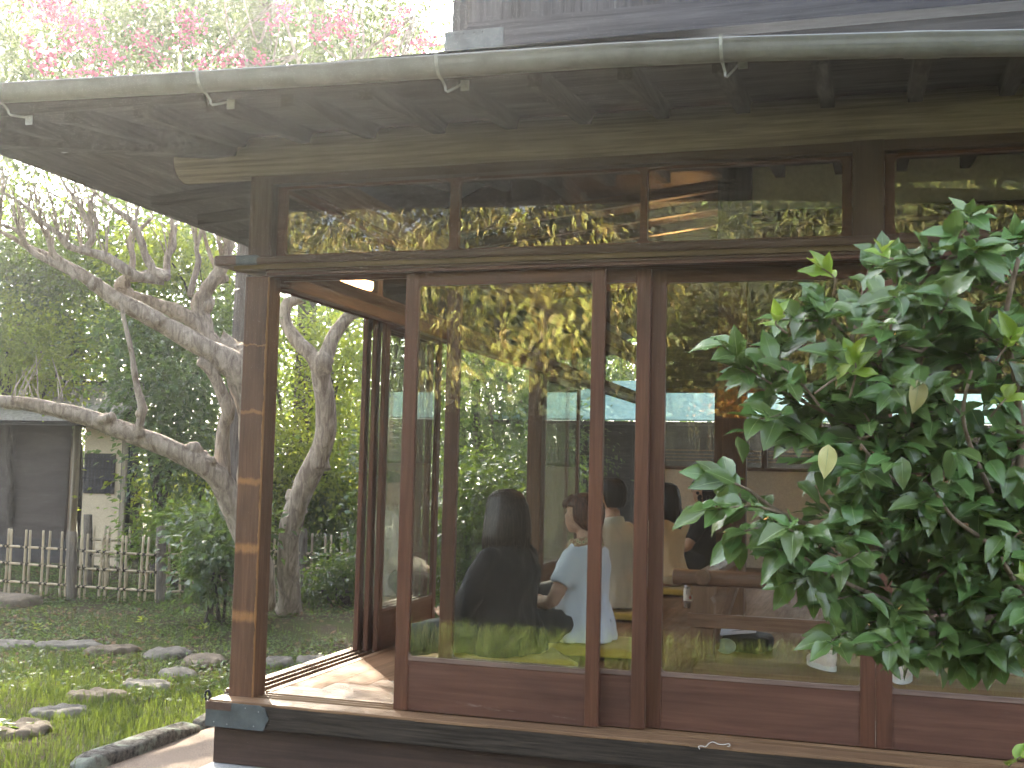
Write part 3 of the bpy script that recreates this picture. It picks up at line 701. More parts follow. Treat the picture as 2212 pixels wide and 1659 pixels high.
def foliage(name, blobs, n, L, Wr, mat, parent, droop=.3, clump=.22, per=26, shell=.55, jitter=.7, zmin=None):
    P, O, C_ = crown_points(blobs, n, clump, per, shell)
    if zmin is not None:
        k = P[:, 2] > zmin; P, O = P[k], O[k]
    m = len(P); D = O + RNG.normal(size=(m, 3)) * jitter; D[:, 2] -= droop
    Nn = RNG.normal(size=(m, 3)) * .55 + np.array([0, 0, 1.]); ln = L * RNG.uniform(.6, 1.25, m)
    V, F = leaf_verts(P, D, Nn, ln, ln * Wr)
    return npmesh(name, V, F, mat, parent)
def px(u, v, d): return at(u, v, d=d)
def tree(name, base, top, r, blobs, n, L, Wr, mat, label, cat='tree', group=None, bark=None, droop=.3, clump=.22, shell=.55, limbs=4, trunk_name='trunk', lean=0, **kw):
    base = Vector(base); root = empty(name, base, label, cat, group)
    m = MB(); top = Vector(top); mid = (base + top) / 2 + Vector((rnd.uniform(-.15, .15), rnd.uniform(-.15, .15), 0)) * (top - base).length * .3
    m.tube([base - Vector((0, 0, .1)), base + (mid - base) * .4, mid, top], [r * 1.3, r, r * .85, r * .5], 9, .08, 4, 2)
    for i in range(limbs):
        b = blobs[i % len(blobs)]; c = Vector(b[0]); q = base.lerp(top, .45 + .5 * rnd.random())
        e = c + Vector([rnd.uniform(-.6, .6) * x for x in b[1]]); k = q.lerp(e, .5) + Vector((0, 0, .15 * (e - q).length))
        m.tube([q, k, e], [r * .45, r * .3, r * .08], 6, .06, 5, 2)
    part(trunk_name, m, bark or M_bark, root, smooth=True)
    foliage('crown', blobs, n, L, Wr, mat, root, droop, clump, 26, shell, **kw)
    return root
def B(u, v, d, rx, ry, rz, wgt=1): return (px(u, v, d), (rx, ry, rz), wgt)
def ground_at(u, v, dz=0):
    p = at(u, v, z=GZ); return Vector((p.x, p.y, gheight(p.x, p.y) - .02))

# --- the two crape myrtles: limbs follow the photograph, each at its own depth
LP = []
def knot_at(u, v):
    return px(u, v, min(LP, key=lambda q: (q[0] - u) ** 2 + (q[1] - v) ** 2)[2])
def limb(m, pts, d0, d1, n=10, lump=.14, lfreq=5, k=.92):
    N = len(pts); P = []; Rr = []
    for i, (u, v, wd) in enumerate(pts):
        d = d0 + (d1 - d0) * i / max(1, N - 1); P.append(px(u, v, d)); Rr.append(wd * k / 2 / FPX * d); LP.append((u, v, d))
    m.tube(P, Rr, n, lump, lfreq, 2); return P
DA = 9.6
ga = ground_at(558, 1292); rootA = empty('crape_myrtle', ga, 'old crape myrtle with pale gnarled limbs reaching left from behind the corner post', 'tree', 'crape myrtles beside the house')
m = MB()
limb(m, [(560, 1310, 84), (556, 1225, 72), (530, 1150, 64), (506, 1095, 60), (476, 1038, 55), (430, 1000, 49), (350, 962, 46), (270, 932, 44), (200, 906, 41), (120, 884, 36), (50, 872, 32), (-10, 866, 30), (-90, 850, 26)], 9.8, 9.0, 14, .12, 6)
limb(m, [(478, 1030, 44), (482, 927, 32), (493, 891, 32), (479, 848, 30), (454, 797, 27), (428, 779, 22)], 9.7, 9.5, 10, .1)
limb(m, [(540, 1060, 60), (545, 900, 66), (522, 818, 74), (497, 785, 66), (450, 757, 50), (378, 716, 44), (324, 684, 42), (252, 648, 38), (198, 608, 32), (151, 578, 26), (101, 553, 20), (54, 529, 14), (0, 500, 8), (-50, 482, 5)], 9.8, 9.0, 14, .2, 7)
limb(m, [(500, 780, 40), (468, 747, 40), (407, 686, 36), (346, 661, 33), (288, 643, 30), (258, 622, 24), (270, 600, 20), (306, 598, 24), (340, 588, 26), (362, 600, 18)], 9.9, 9.3, 10, .22, 8)
limb(m, [(470, 770, 44), (450, 733, 38), (443, 690, 34), (425, 660, 30), (461, 607, 34), (482, 571, 30), (493, 540, 22), (515, 500, 12), (540, 470, 7)], 9.8, 9.9, 10, .22, 8)
limb(m, [(355, 607, 22), (310, 600, 24), (285, 592, 26), (230, 556, 24), (183, 543, 18), (146, 530, 18), (125, 504, 14), (86, 477, 10), (63, 451, 8), (0, 412, 5), (-40, 395, 3)], 9.4, 8.8, 8, .12)
limb(m, [(282, 592, 16), (287, 556, 14), (280, 520, 13), (292, 505, 11), (330, 470, 6)], 9.4, 9.4, 8, .2)
limb(m, [(355, 605, 24), (321, 569, 18), (308, 530, 18), (295, 498, 18), (277, 472, 14), (251, 454, 11), (199, 410, 6), (150, 370, 4)], 9.4, 9.1, 8, .16)
limb(m, [(165, 600, 22), (140, 570, 17), (115, 548, 16), (105, 517, 13), (90, 490, 9), (76, 472, 7), (40, 430, 4)], 9.2, 9.0, 8, .14)
limb(m, [(178, 543, 16), (199, 517, 16), (193, 488, 15), (178, 459, 13), (160, 425, 10), (140, 400, 7), (120, 360, 4)], 9.2, 9.2, 8, .14)
limb(m, [(193, 517, 13), (209, 480, 11), (193, 454, 8), (205, 415, 5)], 9.2, 9.3, 7, .1)
limb(m, [(360, 600, 18), (361, 560, 16), (366, 545, 15), (376, 527, 12), (371, 470, 10), (380, 420, 8)], 9.5, 9.6, 8, .14)
limb(m, [(410, 640, 16), (418, 606, 15), (429, 564, 14), (424, 535, 12), (434, 500, 9), (436, 450, 8)], 9.7, 9.8, 8, .12)
limb(m, [(470, 590, 10), (450, 540, 10), (440, 500, 7), (430, 470, 5)], 9.9, 9.9, 7, .05)
limb(m, [(165, 594, 17), (105, 564, 16), (63, 538, 13), (39, 501, 10), (0, 485, 8), (-60, 478, 5)], 9.2, 8.8, 8, .1)
limb(m, [(303, 940, 26), (302, 918, 22), (307, 880, 22), (296, 836, 15), (288, 785, 13), (280, 740, 12), (266, 682, 10), (262, 640, 7)], 9.3, 9.2, 8, .22, 9)
for u, v, wd in ((497, 765, 90), (520, 800, 95), (340, 690, 46), (205, 612, 42), (450, 660, 44), (280, 640, 40), (306, 890, 32), (230, 905, 50), (415, 975, 54), (270, 610, 34), (478, 600, 40), (440, 1000, 60)):
    q = knot_at(u, v); m.ball(q, wd / 2.6 / FPX * 9.5, 12, 9, .7, 13)
LPA = [q for q in LP if q[1] < 650]
for i in range(130):                       # thin upright shoots above the limbs
    u = rnd.uniform(-20, 520); v = 600 - rnd.uniform(0, 100) - (520 - u) * .12; d = rnd.uniform(8.9, 10); h = rnd.uniform(50, 150); dx = rnd.uniform(-45, 25)
    q = min(LPA, key=lambda q: (q[0] - u) ** 2 + (q[1] - v) ** 2); u, v, d = q
    limb(m, [(u, v, 4.6), (u + dx * .3, v - h * .4, 3.4), (u + dx * .5 + rnd.uniform(-8, 8), v - h * .7, 2.8), (u + dx, v - h, 1.5)], d, d + rnd.uniform(-.4, .3), 5, .05)
for i in range(12):
    u = rnd.uniform(20, 150); v = 872 - rnd.uniform(0, 6); h = rnd.uniform(30, 110); dx = rnd.uniform(-40, 50)
    limb(m, [(u, v, 4), (u + dx * .4, v - h * .5, 3), (u + dx, v - h, 1.4)], 9.05, 9.1, 5, .05)
part('trunk', m, M_crape, rootA, smooth=True)
DB = 10.6
gb = ground_at(625, 1302); rootB = empty('crape_myrtle', gb, 'crape myrtle with a pale twisting trunk seen in the open doorway', 'tree', 'crape myrtles beside the house')
m = MB()
limb(m, [(622, 1318, 66), (626, 1290, 54), (622, 1200, 50), (632, 1120, 52), (660, 1045, 54), (696, 965, 50), (704, 890, 47), (694, 810, 46), (696, 778, 48)], 10.9, 10.6, 14, .14, 6)
limb(m, [(696, 800, 40), (668, 762, 36), (636, 730, 34), (616, 690, 30), (622, 655, 28), (655, 640, 26), (690, 600, 22), (700, 500, 16), (690, 300, 12), (640, 120, 8), (600, 0, 5)], 10.6, 10.9, 10, .16, 7)
limb(m, [(697, 790, 40), (712, 745, 36), (730, 712, 32), (758, 680, 30), (790, 655, 28), (830, 560, 20), (850, 400, 16), (850, 200, 10), (900, 30, 6)], 10.6, 11, 10, .14, 7)
LPB = [q for q in LP[-15:] if q[1] < 620]
for i in range(18):
    u = rnd.uniform(100, 980); v = rnd.uniform(60, 240); h = rnd.uniform(90, 230); dx = rnd.uniform(-60, 60); d = rnd.uniform(10.3, 12.2)
    q = LPB[i % len(LPB)]; u = q[0] + (u - q[0]) * .45
    limb(m, [(q[0], q[1], 9), ((q[0] + u) / 2, (q[1] + v) / 2, 7), (u, v, 6), (u + dx * .6 + rnd.uniform(-12, 12), v - h * .6, 4), (u + dx, v - h, 1.6)], q[2], d, 5, .05)
for u, v, wd in ((634, 1075, 40), (690, 1000, 50), (640, 1110, 50), (697, 785, 54)):
    m.ball(knot_at(u, v), wd / 2.3 / FPX * 10.6, 12, 9, .6, 13)
part('trunk', m, M_crape, rootB, smooth=True)
foliage('crown', [((-5.2, 6.2, 4.5), (.9, .8, .3), 1.2), ((-6.6, 7.6, 4.9), (.9, .8, .35), 1.2), B(80, 60, 9.8, 1.0, 1.0, .75), B(-120, 180, 9.6, .8, .8, .6), B(240, -30, 10.3, 1.0, .9, .6), B(60, 350, 9.5, .6, .5, .2, .5)], 12000, .062, .3, L_crape, rootA, .3, .2)  # first two clumps, hidden above the eave, are added to shade the lawn
foliage('crown', [B(380, 60, 11.6, 1.0, .9, .65), B(620, 40, 12, 1.1, .9, .75), B(830, 80, 11.8, .7, .8, .45), B(480, -80, 12, 1.5, 1, .7), B(200, 110, 11.6, .9, .9, .5), B(660, 660, 10.8, .4, .4, .12, .4)], 19000, .062, .3, L_crape, rootB, .3, .2)
FL = [(85, 10), (125, 22), (185, 55), (72, 95), (300, 72), (320, 97), (395, 37), (415, 65), (232, 125), (102, 125), (480, 127), (337, 132), (562, 131), (720, 55), (745, 65), (685, 77), (612, 15), (622, 40), (585, 47), (905, 92), (925, 90), (855, 60), (150, 80), (140, 105), (160, 160), (200, 162), (405, 90), (90, 147), (310, 10), (517, 130), (435, 147), (840, 105), (870, 20), (735, 50), (110, 15), (135, 30), (190, 65), (312, 90), (410, 55), (235, 118)]
for i, (u, v) in enumerate(FL):
    big = i in (0, 1, 2, 5, 7, 8, 10, 13, 14, 33, 34, 35, 36); c = px(u, v, 8.7 if u < 260 else 10.0); n = 90 if big else 45; s = .075 if big else .045
    P = np.array(c) + RNG.normal(size=(n, 3)) * s * np.array([1, 1, .8]); D = RNG.normal(size=(n, 3)); Nn = RNG.normal(size=(n, 3)); ln = RNG.uniform(.02, .04, n)
    V, F = leaf_verts(P, D, Nn, ln, ln * .5); tag(npmesh('flower_cluster', V, F, L_pink, rootA if u < 260 else rootB), kind='stuff')

# --- cedar trunk behind the post and other trunks
gc = at(508, 1250, z=GZ); d = 14
gc = px(510, 1235, 12.8); root = empty('cedar_tree', (gc.x, gc.y, GZ), 'tall straight cedar trunk with furrowed bark behind the corner post', 'tree')
m = MB(); m.tube([(gc.x, gc.y, GZ - .1), (gc.x, gc.y, 1.5), (gc.x + .02, gc.y, 4), (gc.x + .05, gc.y, 8)], [.185, .16, .145, .11], 24, .05, 6, 2); part('trunk', m, M_cedar, root, smooth=True)
foliage('crown', [((gc.x, gc.y, 8.2), (2.0, 2.0, 1.6), 1), ((gc.x - .5, gc.y + .4, 6.2), (2.0, 1.5, .9), 1)], 9000, .07, .25, L_dark, root, .4, .25)
g2 = px(655, 900, 17); root = empty('cedar_tree', (g2.x, g2.y, GZ), 'dark straight trunk standing in the bright gap above the doorway', 'tree')
m = MB(); m.tube([(g2.x, g2.y, GZ - .1), (g2.x, g2.y, 3), (g2.x, g2.y, 8)], [.17, .14, .1], 14, .05, 5, 2); part('trunk', m, M_cedar, root, smooth=True)
foliage('crown', [((g2.x, g2.y, 7.6), (1.8, 1.8, 1.6), 1)], 5000, .07, .25, L_dark, root, .4, .25)

# --- background trees, left to right, near row then far row
G2 = 'broadleaf trees behind the bamboo fence'
def bgtree(u, d, vtop, blobs, n, L, Wr, mat, label, r=.09, **k):
    b = px(u, 1150, d); t = px(u + rnd.uniform(-30, 30), vtop, d)
    return tree('broadleaf_tree', (b.x, b.y, GZ), t, r, [B(*x) for x in blobs], n, L, Wr, mat, label, 'tree', G2, **k)
bgtree(190, 17.3, 700, [(150, 630, 17, 1.1, .8, .65), (185, 740, 17, .6, .6, .5), (40, 580, 17, 1.1, .8, .5), (225, 860, 16.6, .6, .5, .5), (130, 560, 17, 1.2, .8, .4)], 12000, .085, .27, L_dark, 'dark drooping evergreen above the gatehouse roof at the left', lean=1)
bgtree(345, 13.6, 1000, [(360, 850, 13.6, .75, .6, .6), (405, 980, 13.6, .5, .5, .55), (425, 740, 14.6, .75, .6, .55), (330, 720, 14.2, .5, .5, .4)], 11000, .08, .3, L_dark, 'dark leafy tree with a grey trunk between gatehouse and corner post', r=.075, shell=.4)
bgtree(30, 15.5, 760, [(20, 750, 15.5, .9, .8, .45), (80, 810, 15.2, .6, .6, .3), (270, 690, 15.5, .4, .4, .35), (-60, 700, 15.5, .8, .8, .6)], 7000, .085, .3, L_lime, 'yellow green sunlit tree above the gatehouse roof at the far left', r=.06)
bgtree(300, 16, 500, [(100, 480, 16, 1.3, 1, .8), (330, 520, 16, 1.2, 1, .9), (480, 640, 16, .9, .9, 1), (220, 640, 16, 1.2, 1, .8), (-80, 520, 16, 1.2, 1, 1)], 17000, .085, .3, L_mid, 'tall green tree whose leaves fill the view behind the gnarled limbs')
bgtree(440, 15, 620, [(400, 560, 15, .6, .6, .3), (320, 560, 15, .5, .5, .25), (440, 1050, 15, .8, .6, .7), (380, 1080, 16.2, .6, .6, .5)], 6500, .08, .3, L_lime, 'small yellow leaved tree glowing behind the upright branches', r=.05)
bgtree(560, 19, 450, [(500, 420, 19, 1.6, 1.2, 1.2), (650, 850, 18, 1.2, 1, 1.2), (720, 960, 17, .9, .8, 1), (640, 1090, 16, 1, .8, .6)], 15000, .085, .3, L_mid, 'green tree behind the twisting trunk in the doorway')
bgtree(740, 15.5, 800, [(745, 800, 15.5, .5, .6, .7), (760, 1000, 15, .5, .6, .6), (640, 960, 15, .6, .5, .5), (720, 720, 16, .5, .5, .3)], 8000, .075, .3, L_lime, 'sunlit yellow green tree beside the side doors', r=.05)
bgtree(860, 17, 500, [(850, 800, 17, 1.1, 1, 1.1), (960, 700, 17, 1.2, 1, 1.3), (880, 1000, 16.5, 1.0, .9, .8), (900, 560, 17.5, 1.4, 1, 1)], 15000, .085, .28, L_mid, 'tall bushy tree seen through the first side doors')
bgtree(1060, 18.5, 600, [(1060, 800, 18, 1.1, 1, 1), (1150, 980, 18, 1.1, 1, 1), (1080, 1090, 17, 1.1, .9, .7), (1160, 700, 19, 1.3, 1, 1.2)], 15000, .09, .22, L_dark, 'dark bamboo leaved tree seen between the side doors')
bgtree(680, 22, 500, [(640, 760, 22, 1.6, 1, 1.2), (760, 940, 22, 1.6, 1, 1.2), (600, 1050, 21, 1.5, 1, .9), (820, 620, 23, 1.5, 1, 1)], 14000, .12, .3, L_dark, 'dark tree mass far behind the twisting trunk')
bgtree(1000, 22, 500, [(960, 700, 22, 1.5, 1, 1.2), (1050, 900, 22, 1.5, 1, 1.2), (900, 980, 22, 1.5, 1, 1.1), (1150, 760, 22, 1.5, 1, 1.2), (1150, 1010, 21, 1.3, 1, 1)], 17000, .12, .3, L_dark, 'dark tree mass filling the view through the side doors')
bgtree(1250, 21.5, 500, [(1230, 780, 21.5, 1.3, 1, 1.2), (1280, 620, 22, 1.5, 1, 1.2)], 8000, .12, .3, L_dark, 'dark tree above the end of the pavilion roof')
bgtree(250, 20, 500, [(120, 700, 20, 1.6, 1, 1.2), (330, 760, 20, 1.5, 1, 1.4), (450, 900, 20, 1.4, 1, 1.4), (250, 980, 20, 1.3, 1, .9), (400, 600, 21, 1.2, 1, .9)], 15000, .12, .3, L_dark, 'dark tree mass behind the gatehouse and the cedar')
bgtree(1350, 25, 500, [(1250, 780, 25, 2, 1.5, 1.4), (1500, 800, 25, 2.4, 1.5, 1.4), (1750, 820, 25, 2.4, 1.5, 1.2)], 15000, .12, .3, L_mid, 'tree rising behind the green roofed pavilion')
bgtree(500, 24, 150, [(100, 150, 24, 2.2, 2, 1.5), (420, 90, 25, 2.2, 2, 1.6), (700, 130, 25, 2.0, 2, 1.2), (-200, 300, 22, 2, 2, 2), (880, 150, 26, 1.4, 1.5, 1)], 24000, .13, .3, L_pale, 'pale hazy treetop far behind the pink blossom')
bgtree(-150, 18, 800, [(-150, 800, 18, 1.2, 1, 1), (-220, 500, 18, 1.4, 1, 1.2), (-50, 650, 18, .9, .9, .8)], 9000, .09, .3, L_dark, 'dark tree at the left margin beyond the gatehouse')

bgtree(-420, 18, 600, [(-420, 700, 18, 1.4, 1.2, 1.5), (-480, 450, 18, 1.6, 1.2, 1.3), (-350, 950, 18, 1.0, 1, .9)], 11000, .1, .3, L_mid, 'green tree beyond the far end of the gatehouse')
bgtree(-760, 17, 600, [(-760, 700, 17, 1.5, 1.2, 1.6), (-820, 450, 17, 1.6, 1.2, 1.3), (-680, 980, 17, 1.1, 1, .9)], 11000, .1, .3, L_dark, 'dark tree well outside the left end of the bamboo fence')

# --- shrubs
G3 = 'shrubs along the bamboo fence'
def shrub(u, v, d, blobs, n, L, Wr, mat, label, **k):
    b = px(u, v, d); root = empty('shrub', (b.x, b.y, gheight(b.x, b.y)), label, 'shrub', G3); m = MB()
    for i in range(7):
        c = blobs[i % len(blobs)]; e = px(c[0] + rnd.uniform(-15, 15), c[1], c[2]); s = Vector((b.x + rnd.uniform(-.1, .1), b.y + rnd.uniform(-.1, .1), gheight(b.x, b.y) - .03))
        m.tube([s, s.lerp(e, .5) + Vector((rnd.uniform(-.05, .05), 0, .05)), e], [.014, .011, .005], 6, .05, 6, 2)
    part('stem', m, M_bark, root, smooth=True); foliage('foliage', [B(*x) for x in blobs], n, L, Wr, mat, root, **k); return root
shrub(468, 1290, 10.3, [(465, 1195, 10.3, .26, .28, .2), (455, 1250, 10.2, .22, .25, .14), (500, 1150, 10.5, .3, .3, .25), (440, 1130, 10.9, .3, .3, .14)], 2600, .085, .3, L_dark, 'dark green shrub leaning over the bamboo fence left of the corner post', clump=.1, droop=.5)
shrub(715, 1290, 15, [(715, 1180, 15, .42, .35, .4), (690, 1080, 15.2, .45, .3, .3), (750, 1100, 15.2, .3, .3, .4)], 4200, .07, .32, L_gloss, 'glossy shrub with white glints right of the twisting trunk', clump=.12)
shrub(745, 1300, 11.6, [(735, 1240, 11.6, .25, .3, .18), (690, 1275, 11.6, .25, .3, .08)], 1500, .06, .32, L_gloss, 'low glossy shrub at the foot of the first side door', clump=.1)
shrub(1020, 1330, 10.6, [(1010, 1150, 10.6, .42, .4, .45), (1050, 1060, 10.8, .35, .35, .4), (985, 1270, 10.3, .35, .35, .25), (1100, 1220, 10.8, .35, .35, .4)], 6500, .065, .33, L_gloss, 'bright leaved shrub right behind the long haired woman in black', clump=.12)
shrub(900, 1300, 12.5, [(880, 1150, 12.5, .6, .5, .6), (860, 1000, 12.7, .5, .4, .5), (920, 1240, 12.2, .5, .4, .3)], 6500, .065, .33, L_gloss, 'tall glossy shrub behind the stacked side doors', clump=.13)
shrub(1130, 1300, 13.5, [(1120, 1150, 13.5, .6, .5, .7), (1150, 1020, 14, .6, .5, .5)], 5000, .1, .16, L_dark, 'dwarf bamboo clump between the side doors', clump=.16, droop=.6)
shrub(600, 1290, 15.5, [(600, 1120, 15.5, .6, .4, .6), (575, 1020, 15.6, .6, .4, .6)], 4200, .07, .32, L_gloss, 'shrub filling the gap between corner post and twisting trunk', clump=.13)
shrub(400, 1230, 12.6, [(400, 1140, 12.8, .5, .4, .25), (345, 1185, 12.8, .3, .4, .14)], 2400, .09, .2, L_mid, 'fern like undergrowth behind the rear bamboo fence', clump=.13)

# small plants in the lawn
def plantlet(p, n, L, Wr, mat, label, spread=.04, h=.06):
    root = empty('garden_weed', p, label, 'weed'); P = np.array(p) + RNG.normal(size=(n, 3)) * np.array([spread, spread, .012]) + np.array([0, 0, h]); D = RNG.normal(size=(n, 3)); D[:, 2] = abs(D[:, 2]) * .4; ln = RNG.uniform(.7, 1.2, n) * L
    V, F = leaf_verts(P, D, np.tile([0, 0, 1.], (n, 1)) + RNG.normal(size=(n, 3)) * .2, ln, ln * Wr); npmesh('leaves', V, F, mat, root)
    part('stem', MB().tube([Vector(p) - Vector((0, 0, .03)), Vector(p) + Vector((.005, 0, h))], .003, 5), M_twig, root)
plantlet(ground_at(158, 1392 + 5) + Vector((0, .9, .02)), 10, .05, .4, L_lime, 'yellow green seedling standing behind the wide angular stone', .02, .1)
plantlet(ground_at(345, 1415) + Vector((0, .6, .02)), 8, .05, .3, L_lime, 'thin pale sprout behind the rounded stone', .015, .12)
plantlet(ground_at(14, 1590), 14, .075, .33, L_mid, 'broad leaved pale weed at the lower left edge', .05, .06)
plantlet(ground_at(20, 1375) + Vector((0, .35, 0)), 16, .05, .4, L_lime, 'yellow leaved weed at the left edge behind the stones', .08, .06)

# --- bamboo fences
def bamboomat():
    g = G('weathered_bamboo', .45, .4); a = g.noise(g.coord((1, 1, .2)), 30, 5, .6); c = g.ramp(a, [(.3, (.3, .235, .15)), (.75, (.56, .47, .32))])
    g.base(g.vary(c, .5)); g.bump(a, .15, .003); return g.mat
M_bamb = bamboomat(); M_rope = plain('black_palm_rope', (.025, .022, .02), .9, .1, 0, 80, .3, .5)
M_fpost = barkmat('fence_post_wood', (.1, .085, .07), (.3, .26, .21), 22, .08, .8)
def cane_mesh(h, r):
    m = MB(); pts, rr = [], []; z = -.04; nodes = [.11 + .19 * i + rnd.uniform(-.03, .03) for i in range(8)]
    zs = sorted([-.05, h - .004, h] + [n + e for n in nodes if n < h - .03 for e in (-.008, 0, .008)])
    for z in zs: pts.append((0, 0, z)); rr.append(r * (1.16 if any(abs(z - n) < 1e-6 for n in nodes) else 1) * (1 - .1 * z / h) * (.82 if z == h else 1))
    return m.tube(pts, rr, 9, 0, 0, 0)
CANES = [cane_mesh(.78, .0135).mesh('cane') for _ in range(4)]
for c in CANES: c.materials.append(M_bamb); fix(c, True)
KNOT = None
def fence(root, segs, posts, rails, ybase):
    """segs: canes (u, top v); posts (u, top v, radius); rails: ((u, v), (u, v)) all in the plane of the fence"""
    for u, vt, lean in segs:
        b = ybase(u); t = at(u, vt, y=b.y); o = bpy.data.objects.new('cane', CANES[rnd.randrange(4)]); COL.objects.link(o); attach(o, root)
        o.location = b; o.scale = (1, 1, (t.z - b.z) / .78); o.rotation_euler = (rnd.uniform(-.02, .02), lean * .02 + rnd.uniform(-.015, .015), rnd.uniform(0, 6))
    for u, vt, r in posts:
        b = ybase(u); t = at(u, vt, y=b.y); m = MB(); m.tube([b - Vector((0, 0, .06)), b.lerp(t, .5), t - Vector((0, 0, .01)), t], [r, r * .97, r * .95, r * .85], 12, .07, 9, 1); part('fence_post', m, M_fpost, root, smooth=True)
    for (u0, v0), (u1, v1) in rails:
        p = at(u0, v0, y=ybase(u0).y - .02); q = at(u1, v1, y=ybase(u1).y - .02); m = MB(); m.tube([p.lerp(q, i / 8) for i in range(9)], [.0125 * (1.1 if i % 3 == 0 else 1) for i in range(9)], 8, 0, 0, 0); part('rail', m, M_bamb, root, smooth=True)
        for u, vt, lean in segs:
            if min(u0, u1) < u < max(u0, u1):
                k = p.lerp(q, (u - u0) / (u1 - u0)); mk = MB(); mk.tube([k + Vector((-.014, -.008, -.012)), k + Vector((0, -.014, 0)), k + Vector((.014, -.006, .012)), k + Vector((.012, .03, .01))], .0055, 5); mk.tube([k + Vector((-.014, -.006, .012)), k + Vector((0, -.015, 0)), k + Vector((.014, -.008, -.012))], .0055, 5)
                part('lashing', mk, M_rope, root)
def Z(u, v): return (u * .24, 1017.5 + v * .24)
fa = ground_at(155, 1300)
def base_front(u):
    if u < 350: p = at(u, 1299 + (u - 155) * .03, z=GZ + .02)
    else: p = at(u, 1302 - (u - 350) * .12, z=GZ + .02)
    return Vector((p.x, p.y, GZ + .01))
fr = empty('bamboo_fence', base_front(155), 'low bamboo lattice fence with two wooden posts at the edge of the lawn', 'fence', 'bamboo lattice fences')
segs = [(x * .24, 1017.5 + y * .24, l) for x, y, l in ((-180, 505, 0), (-140, 508, 0), (40, 515, .6), (75, 518, .3), (200, 525, 1), (245, 528, .8), (365, 532, 1), (410, 537, .8), (535, 543, 1), (583, 550, .6), (708, 560, .3), (755, 562, .5), (885, 565, 1), (940, 572, 1), (1067, 578, 1), (1122, 580, 1), (1247, 585, 1), (1300, 592, 1), (1402, 600, .5), (1512, 597, .4), (1615, 595, .3), (1745, 610, 0), (1860, 640, 0), (1990, 650, 0))]
fence(fr, segs, [(155, 1152, .055), (348, 1140, .05), (-60, 1150, .05)],
      [(Z(-200, 660), Z(605, 705)), (Z(690, 715), Z(1420, 757)), (Z(1470, 750), Z(2100, 752)), (Z(-200, 805), Z(605, 868)), (Z(690, 875), Z(1420, 912)), (Z(1470, 916), Z(2100, 910)), (Z(-200, 975), Z(605, 1027)), (Z(680, 1037), Z(1400, 1082)), (Z(1450, 1086), Z(2100, 1080))], base_front)
def base_rear(u): p = at(u, 1268, z=GZ + .06); return Vector((p.x, p.y, GZ + .05))
fr2 = empty('bamboo_fence', base_rear(200), 'rear bamboo fence showing above the front one, against the cream wall', 'fence', 'bamboo lattice fences')
segs = [(x * .24, 1017.5 + y * .24, .3) for x, y in ((820, 485), (925, 488), (970, 490), (1078, 492), (1138, 497), (1256, 497), (1322, 507), (1497, 515), (1605, 520), (1670, 525), (1745, 535))]
fence(fr2, segs, [(190, 1115, .05)], [(Z(800, 612), Z(1770, 665)), (Z(800, 757), Z(1770, 805))], base_rear)
def base_right(u): p = at(u, 1272, z=GZ + .08); return Vector((p.x, p.y, GZ + .07))
fr3 = empty('bamboo_fence', base_right(700), 'far stretch of bamboo fence behind the twisting trunk in the doorway', 'fence', 'bamboo lattice fences')
fence(fr3, [(u, v, .2) for u, v in ((604, 1150), (612, 1150), (590, 1152), (670, 1152), (700, 1155), (712, 1155), (735, 1150), (748, 1148), (770, 1150), (790, 1150))], [(655, 1145, .05)], [((580, 1190), (800, 1205)), ((580, 1222), (800, 1235))], base_right)

# --- gatehouse at the left
YG = 8.5
def g_(u, v, y=YG): return at(u, v, y=y)
root = empty('gatehouse', (g_(160, 1290).x, YG, GZ), 'small gatehouse with a cream wall, lattice window and dark shutter behind the bamboo fence', 'gatehouse')
def slab(u0, u1, v0, v1, y0, y1):
    a = g_(u0, v1); b = g_(u1, v0); return MB().box(a.x, b.x, y0, y1, a.z, b.z)
M_shut = wood('brown_shutter', (.075, .062, .054), (.095, .08, .07), 'x', .8, .2, 30, .1); M_cream = plain('cream_mud_wall', (.55, .46, .32), .95, .1, 0, 60, .12, .3)
part('shutter', slab(-160, 146, 905, 1165, YG + .05, YG + .1), M_shut, root)
part('lower_wall', slab(-160, 146, 1166, 1300, YG + .02, YG + .1), W['dark', 'x'], root)
part('wall', slab(162, 262, 905, 1300, YG + .04, YG + .1), M_cream, root)
wn = part('window', slab(178, 247, 980, 1065, YG + .02, YG + .039), W['dark', 'x'], root)
for i in range(9): part('lattice_bar', slab(181 + i * 7.6, 183.4 + i * 7.6, 981, 1064, YG - .005, YG + .018), W['board', 'z'], wn)
for i in range(4): part('lattice_bar', slab(178, 247, 990 + i * 21, 992 + i * 21, YG - .01, YG - .0055), W['board', 'x'], wn)
part('post', slab(146, 162, 905, 1310, YG - .02, YG + .1), W['beam', 'z'], root, .004)
part('post', slab(260, 268, 905, 1310, YG - .02, YG + .1), W['beam', 'z'], root, .004)
pp = g_(272, 1300); part('drainpipe', MB().tube([(pp.x, YG - .05, GZ), (pp.x, YG - .05, g_(272, 905).z)], .03, 10, smooth=0), M_iron, root, smooth=True)
e = g_(0, 912, YG - .45); rr_ = g_(160, 880, YG - .45)
xl, xr = g_(-200, 900).x, g_(285, 900).x; ze = g_(60, 905, YG - .5).z; zr2 = g_(60, 840, YG + .9).z + .05
